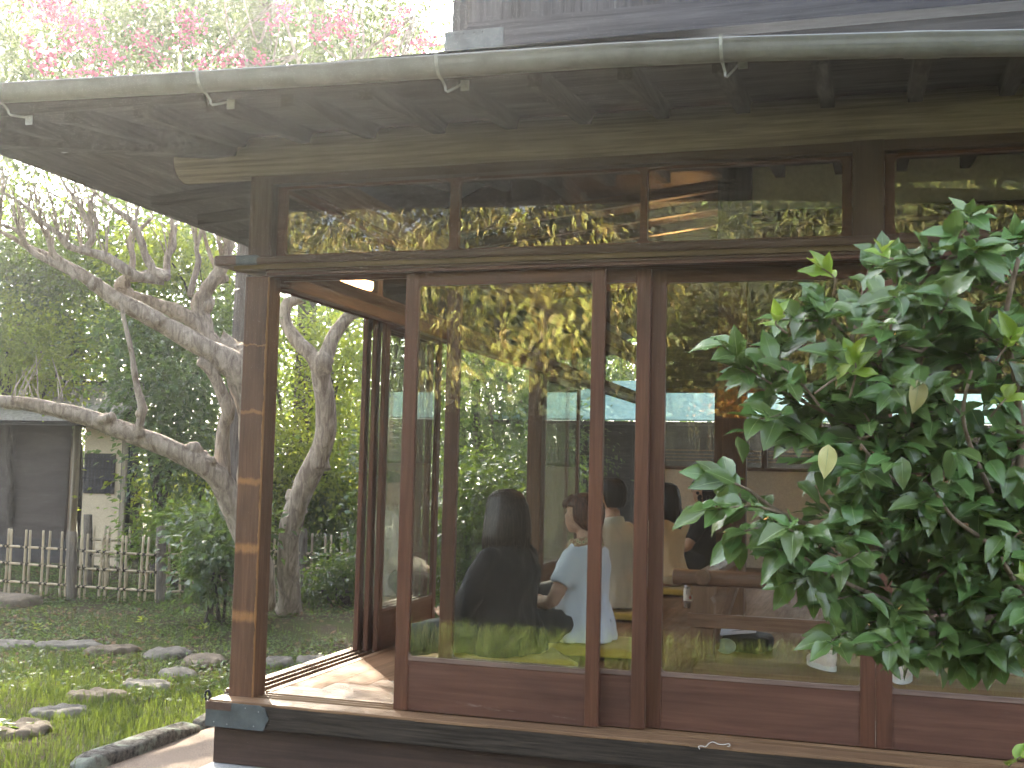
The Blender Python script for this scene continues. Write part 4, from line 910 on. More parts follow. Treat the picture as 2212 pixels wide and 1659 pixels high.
for i in range(8):
    f0, f1 = i / 8, (i + 1) / 8; y0 = YG - .5 + 1.4 * f0; y1 = YG - .5 + 1.4 * f1 + .03; z0 = ze + (zr2 - ze) * f0; z1 = ze + (zr2 - ze) * f1
    part('roof_course', MB().add([(xl, y0, z0 + .012), (xr, y0, z0 + .012), (xr, y1, z1 + .02), (xl, y1, z1 + .02), (xl, y0, z0 - .02), (xr, y0, z0 - .02), (xr, y1, z1 - .02), (xl, y1, z1 - .02)], [(0, 1, 2, 3), (7, 6, 5, 4), (0, 4, 5, 1), (1, 5, 6, 2), (2, 6, 7, 3), (3, 7, 4, 0)]), plain('grey_shingle', (.3, .28, .25), .85, .2, 0, 25, .3, .4), root)
part('ridge', MB().box(xl, xr, YG + .82, YG + 1.0, zr2 - .01, zr2 + .06), W['dark', 'x'], root)
part('eave_board', MB().box(xl, xr, YG - .44, YG + .4, ze - .06, ze - .035), W['dark', 'x'], root)
sx = at(90, 750, d=19); sc = empty('reed_screen', (sx.x, sx.y, GZ), 'tall pale reed screen half hidden by leaves above the gatehouse roof', 'screen')
for i in range(26): part('reed', MB().box(sx.x - .8 + i * .062, sx.x - .8 + i * .062 + .055, sx.y, sx.y + .02, GZ, 3.2), wood('reed', (.3, .2, .14), (.45, .33, .24), 'z') if i == 0 else bpy.data.materials['reed'], sc)

# --- pavilion with the pale green roof behind the house
YP = 13.6
root = empty('pavilion', (0, YP, GZ), 'garden pavilion with a pale blue green metal roof seen through the back windows', 'pavilion')
M_teal = plain('verdigris_roof', (.2, .32, .31), .85, .05, 0, 12, .15, .1)
for i in range(9):
    f0, f1 = i / 9, (i + 1) / 9; y0, y1 = YP - .7 + 2.2 * f0, YP - .7 + 2.2 * f1 + .03; z0, z1 = 1.74 + .75 * f0, 1.74 + .75 * f1
    xa, xb = -3.25 + 1.6 * f0, -3.25 + 1.6 * f1
    part('roof_course', MB().add([(xa, y0, z0 + .015), (8, y0, z0 + .015), (8, y1, z1 + .025), (xb, y1, z1 + .025), (xa, y0, z0 - .01), (8, y0, z0 - .01), (8, y1, z1 - .01), (xb, y1, z1 - .01)], [(0, 1, 2, 3), (7, 6, 5, 4), (0, 4, 5, 1), (1, 5, 6, 2), (2, 6, 7, 3), (3, 7, 4, 0)]), M_teal, root)
part('eave_board', MB().box(-3.2, 8, YP - .66, YP, 1.69, 1.725), W['dark', 'x'], root)
part('wall', MB().box(-2.2, 8, YP + .3, YP + .4, GZ, 1.75), W['dark', 'x'], root)
for i in range(9): part('post', MB().box(-2.3 + i * 1.2, -2.2 + i * 1.2, YP + .2, YP + .3, GZ, 1.72), W['dark', 'z'], root)
part('wall_panel', MB().box(-1.0, 8, YP + .26, YP + .29, .6, 1.3), W['dark', 'x'], root)

# --- what stands behind the camera and shows in the glass
def rtree(name, base, r, blobs, n, L, Wr, mat, label, **k):
    b = Vector(base); return tree(name, b, b + Vector((.2, -.2, max(x[0][2] for x in blobs) - GZ - .3)), r, blobs, n, L, Wr, mat, label, 'tree', 'trees facing the veranda', **k)
rtree('weeping_tree', (-2.0, -9, GZ), .14, [((-1.6, -8.2, 3.5), (1.4, 1.0, 1.3), 1), ((-3.4, -8.4, 3.7), (1.5, 1.1, 1.4), 1), ((-.4, -8.0, 2.7), (.8, .8, .8), 1), ((-2.4, -7.8, 2.3), (1.6, .8, .5), .8), ((-5, -9, 3.4), (1.5, 1.2, 1.6), 1)], 7800, .135, .15, L_droop, 'weeping tree with long drooping yellow green leaves facing the veranda', droop=1.6, jitter=.45, clump=.15)
rtree('broadleaf_tree', (1.0, -10.2, GZ), .08, [((.9, -9.2, 2.4), (.9, .8, 1.0), 1), ((1.7, -9.6, 2.3), (.8, .8, 1.1), 1), ((.1, -9.4, 2.4), (.7, .7, 1.0), 1), ((.6, -8.9, 1.7), (.9, .6, .5), 1)], 5200, .11, .24, L_hedge, 'yellow green tree of hedge height facing the wall post', clump=.13)
rtree('bamboo_clump', (3.0, -9.2, GZ), .05, [((2.6, -8.6, 3.0), (.9, .8, 1.6), 1), ((3.9, -8.8, 3.2), (1.0, .8, 1.7), 1), ((2.2, -8.9, 1.8), (.6, .6, .8), 1)], 5600, .17, .12, L_hedge, 'tall yellow bamboo clump facing the right hand doors', droop=1.0, jitter=.5, clump=.17)
rtree('maple_tree', (1.2, -8.2, GZ), .04, [((1.15, -8.0, 1.55), (.35, .3, .28), 1)], 500, .09, .25, L_autumn, 'small amber leaved maple in front of the hedge', clump=.12)
for i, x in enumerate(np.linspace(-8, 6, 8)):
    rtree('evergreen_tree', (x, -12.5 + (i % 2) * .8, GZ), .12, [((x, -12 + (i % 2) * .8, 1.2), (1.3, 1, 1.7), 1), ((x + .4, -12.6, 2.4 if i == 4 else 4.8), (1.2, 1, 1.2 if i == 4 else 2.3), 1.6)], 8500, .12, .3, L_shade, 'dark evergreen ' + ('at the far west end of the row behind the added dark fence', 'second from the west end of the row behind the added dark fence', 'behind the left half of the weeping tree', 'just behind the trunk of the weeping tree', 'clipped low in front of the gap to the hill', 'behind the small amber maple', 'behind the yellow bamboo clump', 'at the east end of the row behind the added dark fence')[i], clump=.25)
hv, hf = [], []
for j in range(25):
    for i in range(49):
        x = -90 + i * 3.75; y = -34 - j * 3.0; q = j / 24; hgt = 26 * math.sin(min(1, q * 1.25) * math.pi / 2) * (.72 + .28 * math.sin(x * .05 + 1.2)) + 3.2 * noise.noise((x * .09, y * .09, 0)); hv.append((x, y, GZ - .3 + max(0, hgt)))
for j in range(24):
    for i in range(48): hf.append((j * 49 + i, j * 49 + i + 1, (j + 1) * 49 + i + 1, (j + 1) * 49 + i))
bf = empty('dark_screen_fence', (0, -5.7, GZ), 'unseen dark board fence added behind the lawn to darken the reflections', 'fence')  # unseen fence added so the panes reflect little light over the people
M_char = wood('dark_screen_board', (.006, .0055, .005), (.018, .016, .015), 'z', .95, .03, 60, .6)
for i in range(64): part('board', MB().box(-6.5 + i * .2, -6.5 + i * .2 + .195, -5.7 - .008 * (i % 2), -5.68, GZ, 1.45 + .01 * (i % 3)), M_char, bf)
for i in range(8): part('fence_post', MB().box(-6.5 + i * 1.8, -6.41 + i * 1.8, -5.68, -5.6, GZ, 1.5), M_char, bf)
tag(npmesh('hill', hv, hf, plain('wooded_hill', (.08, .085, .04), .95, .1, 0, .5, .3, .3), smooth=True), kind='structure')
hb = []
for k in range(420):
    x = rnd.uniform(-60, 40); q = rnd.random() ** .8; y = -34 - q * 70; hgt = 26 * math.sin(min(1, q * 1.22) * math.pi / 2) * (.72 + .28 * math.sin(x * .05 + 1.2)); hb.append(((x, y, GZ + hgt + 1), (2.2, 2.2, 1.8), 1))
tag(foliage('hillside_wood', hb, 60000, .55, .35, L_hedge, None, .2, .7), kind='stuff')
# ---------------------------------------------------------------- people sitting on cushions in the veranda
def skinmat():
    g = G('skin', .5, .35); n = g.noise(g.coord(), 40, 4); g.base(g.ramp(n, [(.3, (.43, .24, .16)), (.7, (.54, .32, .22))])); g.b.inputs['Subsurface Weight'].default_value = .08; g.b.inputs['Subsurface Radius'].default_value = (.02, .008, .005); return g.mat
M_skin = skinmat()
def cloth(name, col, bump=.25, var=.2):
    g = G(name, .9, .15); a = g.noise(g.coord((1, 1, .5)), 14, 5, .6, .8); b = g.noise(g.coord(), 300, 2)
    g.base(g.ramp(a, [(.25, tuple(x * (1 - var) for x in col)), (.75, tuple(x * (1 + var * .5) for x in col))]))
    h = g.math('ADD', a, g.math('MULTIPLY', b, .1)); g.bump(h, bump, .03); g.b.inputs['Sheen Weight'].default_value = .15; return g.mat
def hairmat(name, col):
    g = G(name, .42, .25); a = g.noise(g.coord((1, 1, .04)), 120, 4, .6); g.base(g.ramp(a, [(.35, tuple(x * .4 for x in col)), (.65, tuple(x * 1.9 for x in col))])); g.bump(a, .6, .006); return g.mat
M_charc = cloth('charcoal_linen', (.03, .0285, .029)); M_navy = cloth('dark_navy_cloth', (.022, .025, .033)); M_white = cloth('white_jersey', (.72, .75, .82), .2, .06)
M_cream = cloth('cream_linen', (.62, .56, .44), .3, .12); M_ivory = cloth('ivory_blouse', (.7, .58, .4), .3, .1); M_pale = cloth('pale_skirt_cloth', (.66, .6, .5), .3, .1); M_black = cloth('black_jersey', (.018, .018, .02))
M_olive = cloth('charcoal_trousers', (.05, .05, .048)); M_jean = cloth('dark_denim', (.02, .025, .04)); M_eye = plain('dark_eye_line', (.02, .015, .012), .4, .4, 0, 40, .1, 0)
M_cush = cloth('mustard_cushion', (.42, .28, .05), .3, .2)
def scarfmat():
    g = G('patterned_scarf', .8, .2); v = g.n('TexVoronoi'); v.inputs['Scale'].default_value = 45; g.l(g.coord(), v.inputs['Vector']); g.base(g.ramp(v.outputs['Distance'], [(.15, (.12, .2, .09)), (.3, (.55, .45, .28)), (.6, (.3, .16, .09))])); return g.mat
M_scarf = scarfmat()

TMP = bpy.data.scenes.new('workbench')
def solid(mb, vox, smooth=6, wrinkle=0, seed=0, wz=.5):
    """fuse overlapping shapes into one continuous skin"""
    me = mb.mesh('tmp'); fix(me); o = bpy.data.objects.new('tmp', me); TMP.collection.objects.link(o)
    r = o.modifiers.new('r', 'REMESH'); r.mode = 'VOXEL'; r.voxel_size = vox
    s = o.modifiers.new('s', 'SMOOTH'); s.factor = .5; s.iterations = smooth
    TMP.view_layers[0].update(); dg = TMP.view_layers[0].depsgraph; out = bpy.data.meshes.new_from_object(o.evaluated_get(dg)); bpy.data.objects.remove(o); bpy.data.meshes.remove(me)
    if wrinkle:
        n_ = len(out.vertices); co = np.empty(n_ * 3, np.float32); no = np.empty(n_ * 3, np.float32); out.vertices.foreach_get('co', co); out.vertex_normals.foreach_get('vector', no); co = co.reshape(-1, 3); no = no.reshape(-1, 3)
        dv = np.empty(n_, np.float32)
        for i, p in enumerate(co.tolist()):
            q = Vector((p[0] * 9 + seed, p[1] * 9, p[2] * 9 * wz + seed)); dv[i] = 1 - 2 * abs(noise.noise(q + Vector((0, 0, p[1] * 6)))) + .6 * noise.noise(q * 2.3)
        out.vertices.foreach_set('co', (co + no * dv[:, None] * wrinkle).ravel()); out.update()
    return out
def loft(rings, n=48, groove=0, gn=34, seed=0, front=None, power=2.3):
    """rings: (z, cx, rx, ry[, cy]); front(z) clamps how far forward the surface may reach"""
    m = MB(); m_ = len(rings)
    for (z, cx, rx, ry, *cy) in rings:
        for k in range(n):
            a = 2 * math.pi * k / n; c, s_ = math.cos(a), math.sin(a); q = (abs(c) ** power + abs(s_) ** power) ** (-1 / power)
            if groove: q *= 1 + groove * (noise.noise(Vector((a * gn / 6.28 * 1.0, z * 2.2, seed))) + .6 * noise.noise(Vector((a * gn / 2.8, z * 3, seed + 4))))
            x = cx + rx * q * c; y = (cy[0] if cy else 0) + ry * q * s_
            if front is not None: x = min(x, front(z, y))
            m.v.append((x, y, z))
    for i in range(m_ - 1):
        for k in range(n): m.f.append((i * n + k, i * n + (k + 1) % n, (i + 1) * n + (k + 1) % n, (i + 1) * n + k)); m.m.append(0)
    m.f.append(tuple(range(n))[::-1]); m.f.append(tuple((m_ - 1) * n + k for k in range(n))); m.m += [0, 0]
    return m
def hand(m, W, F, N, side, curl=.5, s=1.0):
    """palm, four fingers and a thumb from wrist W, pointing along F with palm normal N; side +1 puts the thumb on F x N"""
    F = Vector(F).normalized(); N = Vector(N); N = (N - F * N.dot(F)).normalized(); X = F.cross(N) * side; W = Vector(W)
    m.tube([W, W + F * .03 * s, W + F * .075 * s], [.023 * s, .03 * s, .033 * s], 10, ell=.5); m.ball(W + F * .055 * s, .026 * s)
    for k in (-1.5, -.5, .5, 1.5): m.tube([W + F * .02 * s + X * k * .012 * s, W + F * .08 * s + X * k * .017 * s], .0125 * s, 8)
    for i, (k, L) in enumerate(((1.5, .066), (.5, .074), (-.5, .07), (-1.5, .055))):
        p = W + F * .08 * s + X * k * .018 * s; d = F + X * k * .06; pts = [p]
        for j, f in enumerate((.45, .32, .23)):
            a = curl * (.5 + .55 * j) + .06 * i; dd = (d.normalized() * math.cos(a) + N * math.sin(a)); p = p + dd * L * f * s; pts.append(p)
        m.tube(pts, [.0095 * s, .009 * s, .008 * s, .0065 * s], 8)
    t0 = W + F * .02 * s + X * .024 * s; t1 = t0 + (F * .7 + X * .75 + N * .3) * .036 * s; t2 = t1 + (F * .9 + X * .25 + N * .45) * .03 * s; t3 = t2 + (F * .95 - X * .05 + N * .3) * .022 * s
    m.tube([t0, t1, t2, t3], [.014 * s, .0115 * s, .01 * s, .007 * s], 8)

TORSO = [(.07, -.02, .10, .15), (.13, -.01, .125, .18), (.2, .0, .12, .165), (.3, .01, .105, .145), (.4, .012, .108, .155), (.48, .008, .108, .17), (.535, 0, .095, .17), (.575, -.008, .075, .13), (.605, -.012, .055, .075)]
def person(x, y, yaw, label, shirt, trousers, hairm, style, arms=None, sleeve=.55, wide=1.0, seat=.07, lean=0, scale=1.0, look=(0, 0), scarf=False, glasses=False, puff=0, shin=True, shirt_len=.08, collar=False, skirt=None, hands='lap'):
    root = empty('person', (x, y, 0), label, 'person', 'people sitting in meditation'); root.rotation_euler = (0, 0, yaw); root.scale = (scale,) * 3
    z0 = seat - .07
    def add(name, me, mat, smooth=True):
        if isinstance(me, MB): me = me.mesh(name); fix(me, smooth)
        else: me.polygons.foreach_set('use_smooth', [True] * len(me.polygons))
        me.materials.append(mat); o = bpy.data.objects.new(name, me); COL.objects.link(o); o.parent = root; return o
    Zv = Vector((0, 0, z0)); HC = Vector((.02 + lean, 0, .775 + z0))
    Rh = Matrix.Rotation(look[0], 3, 'Z') @ Matrix.Rotation(look[1], 3, 'Y')
    T = [(z + z0, cx + lean * max(0, z - .1) * 1.6, rx, ry) for z, cx, rx, ry in TORSO]
    if arms is None: arms = {1: ((.10, .245, .29), (.30, .10, .235), (.8, -.6, -.1), (0, .1, 1)), -1: ((.10, -.245, .29), (.30, -.11, .225), (.8, .6, -.1), (0, -.1, 1))}
    # body: one skin
    m = loft([(z, cx, rx * .9, ry * .92) for z, cx, rx, ry in T], 24)
    Hm = lambda v: HC + Rh @ Vector(v)
    m.tube([Vector((-.015 + lean, 0, .57)) + Zv, Hm((-.025, 0, -.09))], [.062, .052], 14)
    def hball(c, r): 
        b = MB().ball((0, 0, 0), r, 18, 12); m.add([Hm(Vector(v) + Vector(c)) for v in b.v], b.f)
    hball((-.012, 0, .012), (.1, .077, .105)); hball((.04, 0, -.045), (.06, .058, .068)); hball((.062, 0, -.088), (.026, .03, .024)); hball((.02, .0, -.07), (.055, .056, .045))
    hball((.072, 0, .03), (.022, .05, .016)); hball((.093, 0, -.02), (.016, .014, .014)); m.tube([Hm((.082, 0, .012)), Hm((.094, 0, -.016))], [.009, .012], 8)
    hball((.082, 0, -.05), (.011, .024, .007)); hball((.08, 0, -.062), (.011, .022, .008)); hball((.06, .036, -.02), (.03, .02, .022)); hball((.06, -.036, -.02), (.03, .02, .022))
    for s in (1, -1): hball((-.012, s * .079, -.012), (.02, .009, .031)); hball((-.016, s * .086, -.008), (.017, .006, .026))
    for s in (1, -1):
        e, w_, hf, hn = arms[s]; sh = Vector((-.005 + lean * .75, s * .165, .535)) + Zv; e = Vector(e) + Zv; w_ = Vector(w_) + Zv
        m.tube([sh, sh.lerp(e, .5), e, e.lerp(w_, .3), e.lerp(w_, .65), w_], [.052, .046, .039, .038, .033, .025], 12); m.ball(sh, .055); hand(m, w_, hf, hn, s * (1 if hf[0] >= 0 else 1), .45)
        if shin:
            m.tube([(.3, s * .2, .12 + z0), (.3, -s * .05, .075 + z0)], [.05, .035], 10); m.tube([(.3, -s * .05, .07 + z0), (.36, -s * .10, .06 + z0), (.40, -s * .17, .045 + z0)], [.036, .034, .022], 10)
    add('body', solid(m, .0055, 3), M_skin)
    # trousers
    m = MB(); m.ball((-.02, 0, .155 + z0), (.135, .185, .105), 20, 12); m.ball((0, 0, .2 + z0), (.12, .165, .1), 20, 12)
    for s in (1, -1):
        kx, ky = (.34, .33) if not skirt else (.3, .26)
        m.tube([(.0, s * .1, .145 + z0), (.17, s * .22, .155 + z0), (kx, s * ky, .125 + z0)], [.098, .09, .072], 14); m.ball((kx, s * ky, .12 + z0), .078)
        m.tube([(kx, s * ky, .115 + z0), (.33, s * .12, .095 + z0), (.31, -s * .03, .085 + z0)], [.072, .066, .056], 12)
    if skirt: m.ball((.16, 0, .11 + z0), (.25, .27, .075), 20, 10)
    add('skirt' if skirt else 'trousers', solid(m, .009, 5, .006, x * 7), trousers)
    # shirt
    m = loft([(z, cx - .005, rx * 1.12 * (wide if z < .5 else 1), ry * 1.08 * (wide if z < .5 else 1)) for z, cx, rx, ry in [(shirt_len + z0, -.012, .135, .19)] + [t for t in T if t[0] > shirt_len + z0 + .03][:-1]] + [(.612 + z0, -.012 + lean, .066, .082)], 36)
    for s in (1, -1):
        e, w_, _, _ = arms[s]; sh = Vector((-.005 + lean * .75, s * .165, .53)) + Zv; e = Vector(e) + Zv; w_ = Vector(w_) + Zv
        m.ball(sh, .068 + puff)
        if sleeve <= 1: m.tube([sh, sh.lerp(e, sleeve * .5), sh.lerp(e, sleeve)], [.066 + puff, .06 + puff, .056 + puff * .6], 14)
        else: m.tube([sh, sh.lerp(e, .5), e, e.lerp(w_, (sleeve - 1) * .5), e.lerp(w_, sleeve - 1)], [.068, .064, .06, .056, .05], 14)
    add('shirt', solid(m, .008, 5, .011, x * 5 + y), shirt)
    if collar:
        c = MB()
        for r, z in ((.066, .6), (.062, .635)):
            for k in range(20): a = 2 * math.pi * k / 20; c.v.append((-.014 + lean + r * 1.0 * math.cos(a), r * 1.12 * math.sin(a), z + z0 + .012 * math.cos(a + math.pi)))
        for r, z in ((.068, .632), (.078, .598)):
            for k in range(20): a = 2 * math.pi * k / 20; c.v.append((-.014 + lean + r * 1.0 * math.cos(a), r * 1.15 * math.sin(a), z + z0 + .012 * math.cos(a + math.pi)))
        for i in range(3):
            for k in range(20): c.f.append((i * 20 + k, i * 20 + (k + 1) % 20, (i + 1) * 20 + (k + 1) % 20, (i + 1) * 20 + k)); c.m.append(0)
        add('collar', c, shirt)
    if scarf:
        c = MB()
        for rr, zz, rad in ((.075, .615, .024), (.082, .59, .022)): c.tube([(-.01 + rr * math.cos(a), rr * 1.05 * math.sin(a), zz + z0 - .012 * math.cos(a)) for a in np.linspace(0, 6.283, 15)], [rad * (1 + .2 * math.sin(i * 2.1)) for i in range(15)], 8)
        c.ball((.075, .02, .585 + z0), (.03, .035, .025)); add('scarf', solid(c, .006, 3, .003), M_scarf)
    # face lines: closed eyes and brows
    f = MB()
    for s in (1, -1):
        f.tube([Hm((.087, s * .02, .004)), Hm((.088, s * .033, .001)), Hm((.079, s * .047, .004))], .0022, 5); f.tube([Hm((.094, s * .016, .03)), Hm((.09, s * .035, .036)), Hm((.076, s * .052, .03))], [.002, .003, .0015], 5)
    f.tube([Hm((.0905, -.018, -.0565)), Hm((.0935, 0, -.0555)), Hm((.0905, .018, -.0565))], .0012, 4); add('brows', f, M_eye)
    if glasses:
        gm_ = MB()
        for s in (1, -1):
            gm_.tube([Hm((.103 - .012 * (abs(math.cos(a) * .024 * 1) * 10), s * (.034 + .024 * math.cos(a)), .002 + .02 * math.sin(a))) for a in np.linspace(0, 6.283, 17)], .0014, 5); gm_.tube([Hm((.085, s * .06, .008)), Hm((.04, s * .083, .006)), Hm((-.02, s * .086, .004))], .0014, 5)
        gm_.tube([Hm((.104, -.01, .004)), Hm((.104, .01, .004))], .0014, 5); add('glasses', gm_, M_iron)
    # hair
    hx = -.012
    if style == 'bob': rings = [(.117, hx, .012, .012), (.114, hx, .04, .035), (.1, hx, .075, .065), (.075, hx, .1, .084), (.04, hx - .004, .112, .096), (0, hx - .008, .118, .106), (-.05, hx - .01, .12, .116), (-.1, hx - .01, .119, .122), (-.14, hx - .008, .115, .124), (-.17, hx - .005, .106, .118), (-.176, hx, .06, .08)]; fr = lambda z, y: .075 if z > .03 else .055 if abs(y) < .07 else .06
    elif style == 'long': rings = [(.117, hx, .012, .012), (.112, hx, .045, .038), (.095, hx, .082, .068), (.06, hx, .106, .087), (.0, hx - .008, .112, .095), (-.06, hx - .02, .105, .1), (-.12, hx - .035, .095, .105), (-.18, hx - .055, .075, .105), (-.24, hx - .065, .055, .095), (-.29, hx - .07, .035, .075), (-.32, hx - .07, .012, .04)]; fr = lambda z, y: .08 if z > .04 else .035
    elif style == 'pixie': rings = [(.118, hx, .012, .012), (.113, hx, .045, .038), (.096, hx, .084, .068), (.06, hx, .11, .088), (.025, hx - .003, .117, .094), (-.015, hx - .012, .108, .093), (-.045, hx - .03, .085, .087), (-.075, hx - .045, .06, .07), (-.095, hx - .05, .04, .05)]; fr = lambda z, y: .115 if z > .035 else (.02 if abs(y) > .05 else .045)
    elif style == 'short': rings = [(.12, hx, .012, .012), (.115, hx, .05, .042), (.098, hx, .088, .072), (.06, hx, .112, .091), (.02, hx - .004, .112, .092), (-.02, hx - .02, .095, .084), (-.05, hx - .035, .075, .07), (-.075, hx - .045, .052, .052)]; fr = lambda z, y: .105 if z > .045 else (-.03 if abs(y) > .05 else .0)
    else: rings = [(.135, hx, .015, .012), (.128, hx, .055, .05), (.106, hx, .098, .085), (.065, hx, .123, .104), (.02, hx - .008, .122, .106), (-.03, hx - .022, .104, .1), (-.07, hx - .04, .082, .088), (-.105, hx - .05, .058, .066), (-.12, hx - .05, .03, .04)]; fr = lambda z, y: .11 if z > .035 else (-.005 if abs(y) > .05 else .03)
    fine = []
    for i in range(len(rings) - 1):
        for q in range(4): t = q / 4; fine.append(tuple(a + (b - a) * t for a, b in zip(rings[i], rings[i + 1])))
    fine.append(rings[-1])
    hm_ = loft(fine, 72, .05 if style == 'curly' else .03, 26, x * 3, fr)
    if style in ('curly', 'pixie', 'short'):
        amp, fq = {'curly': (.014, 38), 'pixie': (.006, 45), 'short': (.004, 60)}[style]
        hm_.v = [tuple(Vector(v) + Vector(v).normalized() * amp * noise.noise(Vector(v) * fq)) for v in hm_.v]
    if style == 'pixie':
        for i in range(16): a = -.9 + i * .12; hm_.tube([(.05 * math.cos(a), .075 * math.sin(a), .1), (.108 * math.cos(a * 1.0), .085 * math.sin(a), .06), (.112 * math.cos(a), .084 * math.sin(a), .028 + .006 * (i % 3))], [.012, .011, .003], 6)
    if style == 'curly':
        for i in range(70): 
            a = rnd.uniform(.9, 5.4); zz = rnd.uniform(-.1, .11); rr = .112 if zz < .06 else .09; hm_.ball((hx + rr * math.cos(a), .92 * rr * math.sin(a), zz), rnd.uniform(.012, .022), 7, 5)
    if style == 'bob':
        for i in range(90): a = rnd.uniform(.85, 5.43); r1 = rnd.uniform(.96, 1.03); hm_.tube([(hx + .105 * math.cos(a), .11 * math.sin(a), -.09), (hx - .005 + .118 * r1 * math.cos(a), .123 * r1 * math.sin(a), -.14), (hx + .113 * r1 * math.cos(a), .119 * r1 * math.sin(a), rnd.uniform(-.2, -.172))], [.006, .006, .0015], 4)
    if style == 'long':
        for i in range(70): a = rnd.uniform(1.6, 4.7); hm_.tube([(hx - .03 + .1 * math.cos(a), .104 * math.sin(a), -.1), (hx - .055 + .075 * math.cos(a), .1 * math.sin(a), -.2), (hx - .066 + .045 * math.cos(a), .08 * math.sin(a), rnd.uniform(-.36, -.28))], [.007, .007, .0015], 4)
    hm_.v = [tuple(Hm(v)) for v in hm_.v]; add('hair', hm_, hairm)
    return root
def cushion(x, y, rot, label, sz=.56):
    bm = bmesh.new(); bmesh.ops.create_cube(bm, size=1); bmesh.ops.subdivide_edges(bm, edges=bm.edges, cuts=9, use_grid_fill=True)
    for v in bm.verts:
        u, w_ = v.co.x * 2, v.co.y * 2; e = max(abs(u), abs(w_)); th = max(.1, 1 - .55 * e ** 6); p = 1 - .04 * (1 - u * u) * (abs(w_) > .99) - .04 * (1 - w_ * w_) * (abs(u) > .99)
        v.co = Vector((v.co.x * sz * (1 - .03 * (1 - w_ * w_)), v.co.y * sz * (1 - .03 * (1 - u * u)), .032 + v.co.z * .06 * th + .004 * noise.noise(Vector((u * 2 + x, w_ * 2, 0)))))
    me = bpy.data.meshes.new('cushion'); bm.to_mesh(me); bm.free(); o = part('cushion', me, M_cush, smooth=True); o.location = (x, y, 0); o.rotation_euler = (0, 0, rot); return tag(o, label, 'cushion', 'floor cushions')
def ang(dx, dy): return math.atan2(dy, dx)
HB = hairmat('dark_brown_hair', (.022, .014, .01)); HBL = hairmat('black_hair', (.008, .007, .007)); HR = hairmat('reddish_brown_hair', (.07, .025, .014))
cushion(.82, 1.26, .5, 'mustard cushion under the long haired woman in black nearest the glass')
cushion(1.07, 1.80, .12, 'mustard cushion under the woman in the white T-shirt')
cushion(.86, 3.3, .2, 'mustard cushion under the man in the cream shirt')
cushion(.97, 5.0, .15, 'mustard cushion under the long haired woman in the cream blouse')
cushion(1.1, 6.45, .1, 'mustard cushion under the person in the black T-shirt')
person(.80, 1.25, ang(-.95, .3), 'woman with shoulder length dark hair in a loose black top, nearest the glass', M_charc, M_navy, HB, 'bob', sleeve=1.5, wide=1.16, look=(-.25, 0), shirt_len=.07, scale=.965)
person(1.07, 1.78, ang(-.98, .18), 'woman with short reddish brown hair in a white T-shirt, palms turned up', M_white, M_olive, HR, 'pixie', sleeve=.6, scarf=True, lean=.0, scale=.945, wide=1.06,
       arms={1: ((.08, .24, .30), (.30, .155, .25), (.95, -.2, .12), (-.1, 0, 1)), -1: ((.07, -.24, .29), (.29, -.14, .255), (.95, .15, .12), (-.1, 0, 1))})
person(.88, 3.3, ang(-.88, .47), 'man with black short hair in a cream collared shirt, seen from behind', M_cream, M_black, HBL, 'short', sleeve=1.7, wide=1.14, collar=True, scale=1.03)
person(.97, 5.0, ang(-.93, .36), 'woman with long black hair in a cream puff sleeved blouse and pale skirt', M_ivory, M_pale, HBL, 'long', sleeve=.62, puff=.015, wide=1.03, skirt=True, scale=.99, shirt_len=.16)
person(1.09, 6.45, ang(-.99, .1), 'person with fluffy black hair and glasses in a black T-shirt, last in the row', M_black, M_jean, HBL, 'curly', sleeve=.75, glasses=True, scale=1.04)

# ---------------------------------------------------------------- small things on the floor
def bottlemats():
    g = G('clear_plastic', .08, .5); g.b.inputs['Transmission Weight'].default_value = .9; g.base((.9, .92, .9)); t = G('amber_tea', .1, .5); t.base((.5, .16, .03)); t.b.inputs['Transmission Weight'].default_value = .6
    return g.mat, t.mat
M_pet, M_tea = bottlemats(); M_label = plain('cream_label', (.72, .66, .55), .6, .3, 0, 60, .05, 0); M_redm = plain('red_print', (.5, .06, .03), .6, .3, 0, 60, .1, 0); M_ink = plain('grey_print', (.12, .1, .09), .6, .3, 0, 60, .1, 0)
bp = (1.29, 4.05, 0); bt = empty('tea_bottle', bp, 'small clear bottle of amber tea with a cream label and red drop on the floor', 'bottle')
def lathe(prof, n=18):
    m = MB()
    for r, z in prof:
        for k in range(n): a = 6.28318 * k / n; m.v.append((bp[0] + r * math.cos(a), bp[1] + r * math.sin(a), z))
    for i in range(len(prof) - 1):
        for k in range(n): m.f.append((i * n + k, i * n + (k + 1) % n, (i + 1) * n + (k + 1) % n, (i + 1) * n + k)); m.m.append(0)
    return m
part('bottle_body', lathe([(0, .002), (.03, .002), (.033, .012), (.033, .14), (.03, .16), (.015, .185), (.013, .2)]), M_pet, bt, smooth=True)
part('tea', lathe([(0, .004), (.031, .006), (.031, .06), (0, .06)]), M_tea, bt)
part('label', lathe([(.0338, .055), (.0338, .142)]), M_label, bt, smooth=True); part('bottle_cap', lathe([(.0145, .192), (.015, .195), (.015, .213), (0, .213)]), M_label, bt)
def wrap(u, z): a = math.radians(-70) + u / .0343; return (bp[0] + .0343 * math.cos(a), bp[1] + .0343 * math.sin(a), z)
dr = MB(); pts = [(.010 * math.sin(a) * (1 - .15 * math.cos(a)), .078 - .0115 * math.cos(a) + (.007 if i == 8 else 0)) for i, a in enumerate(np.linspace(0, 6.283, 17)[:-1])]
dr.add([wrap(u + .008, z) for u, z in pts], [tuple(range(16))]); part('red_drop', dr, M_redm, bt)
tx = MB()
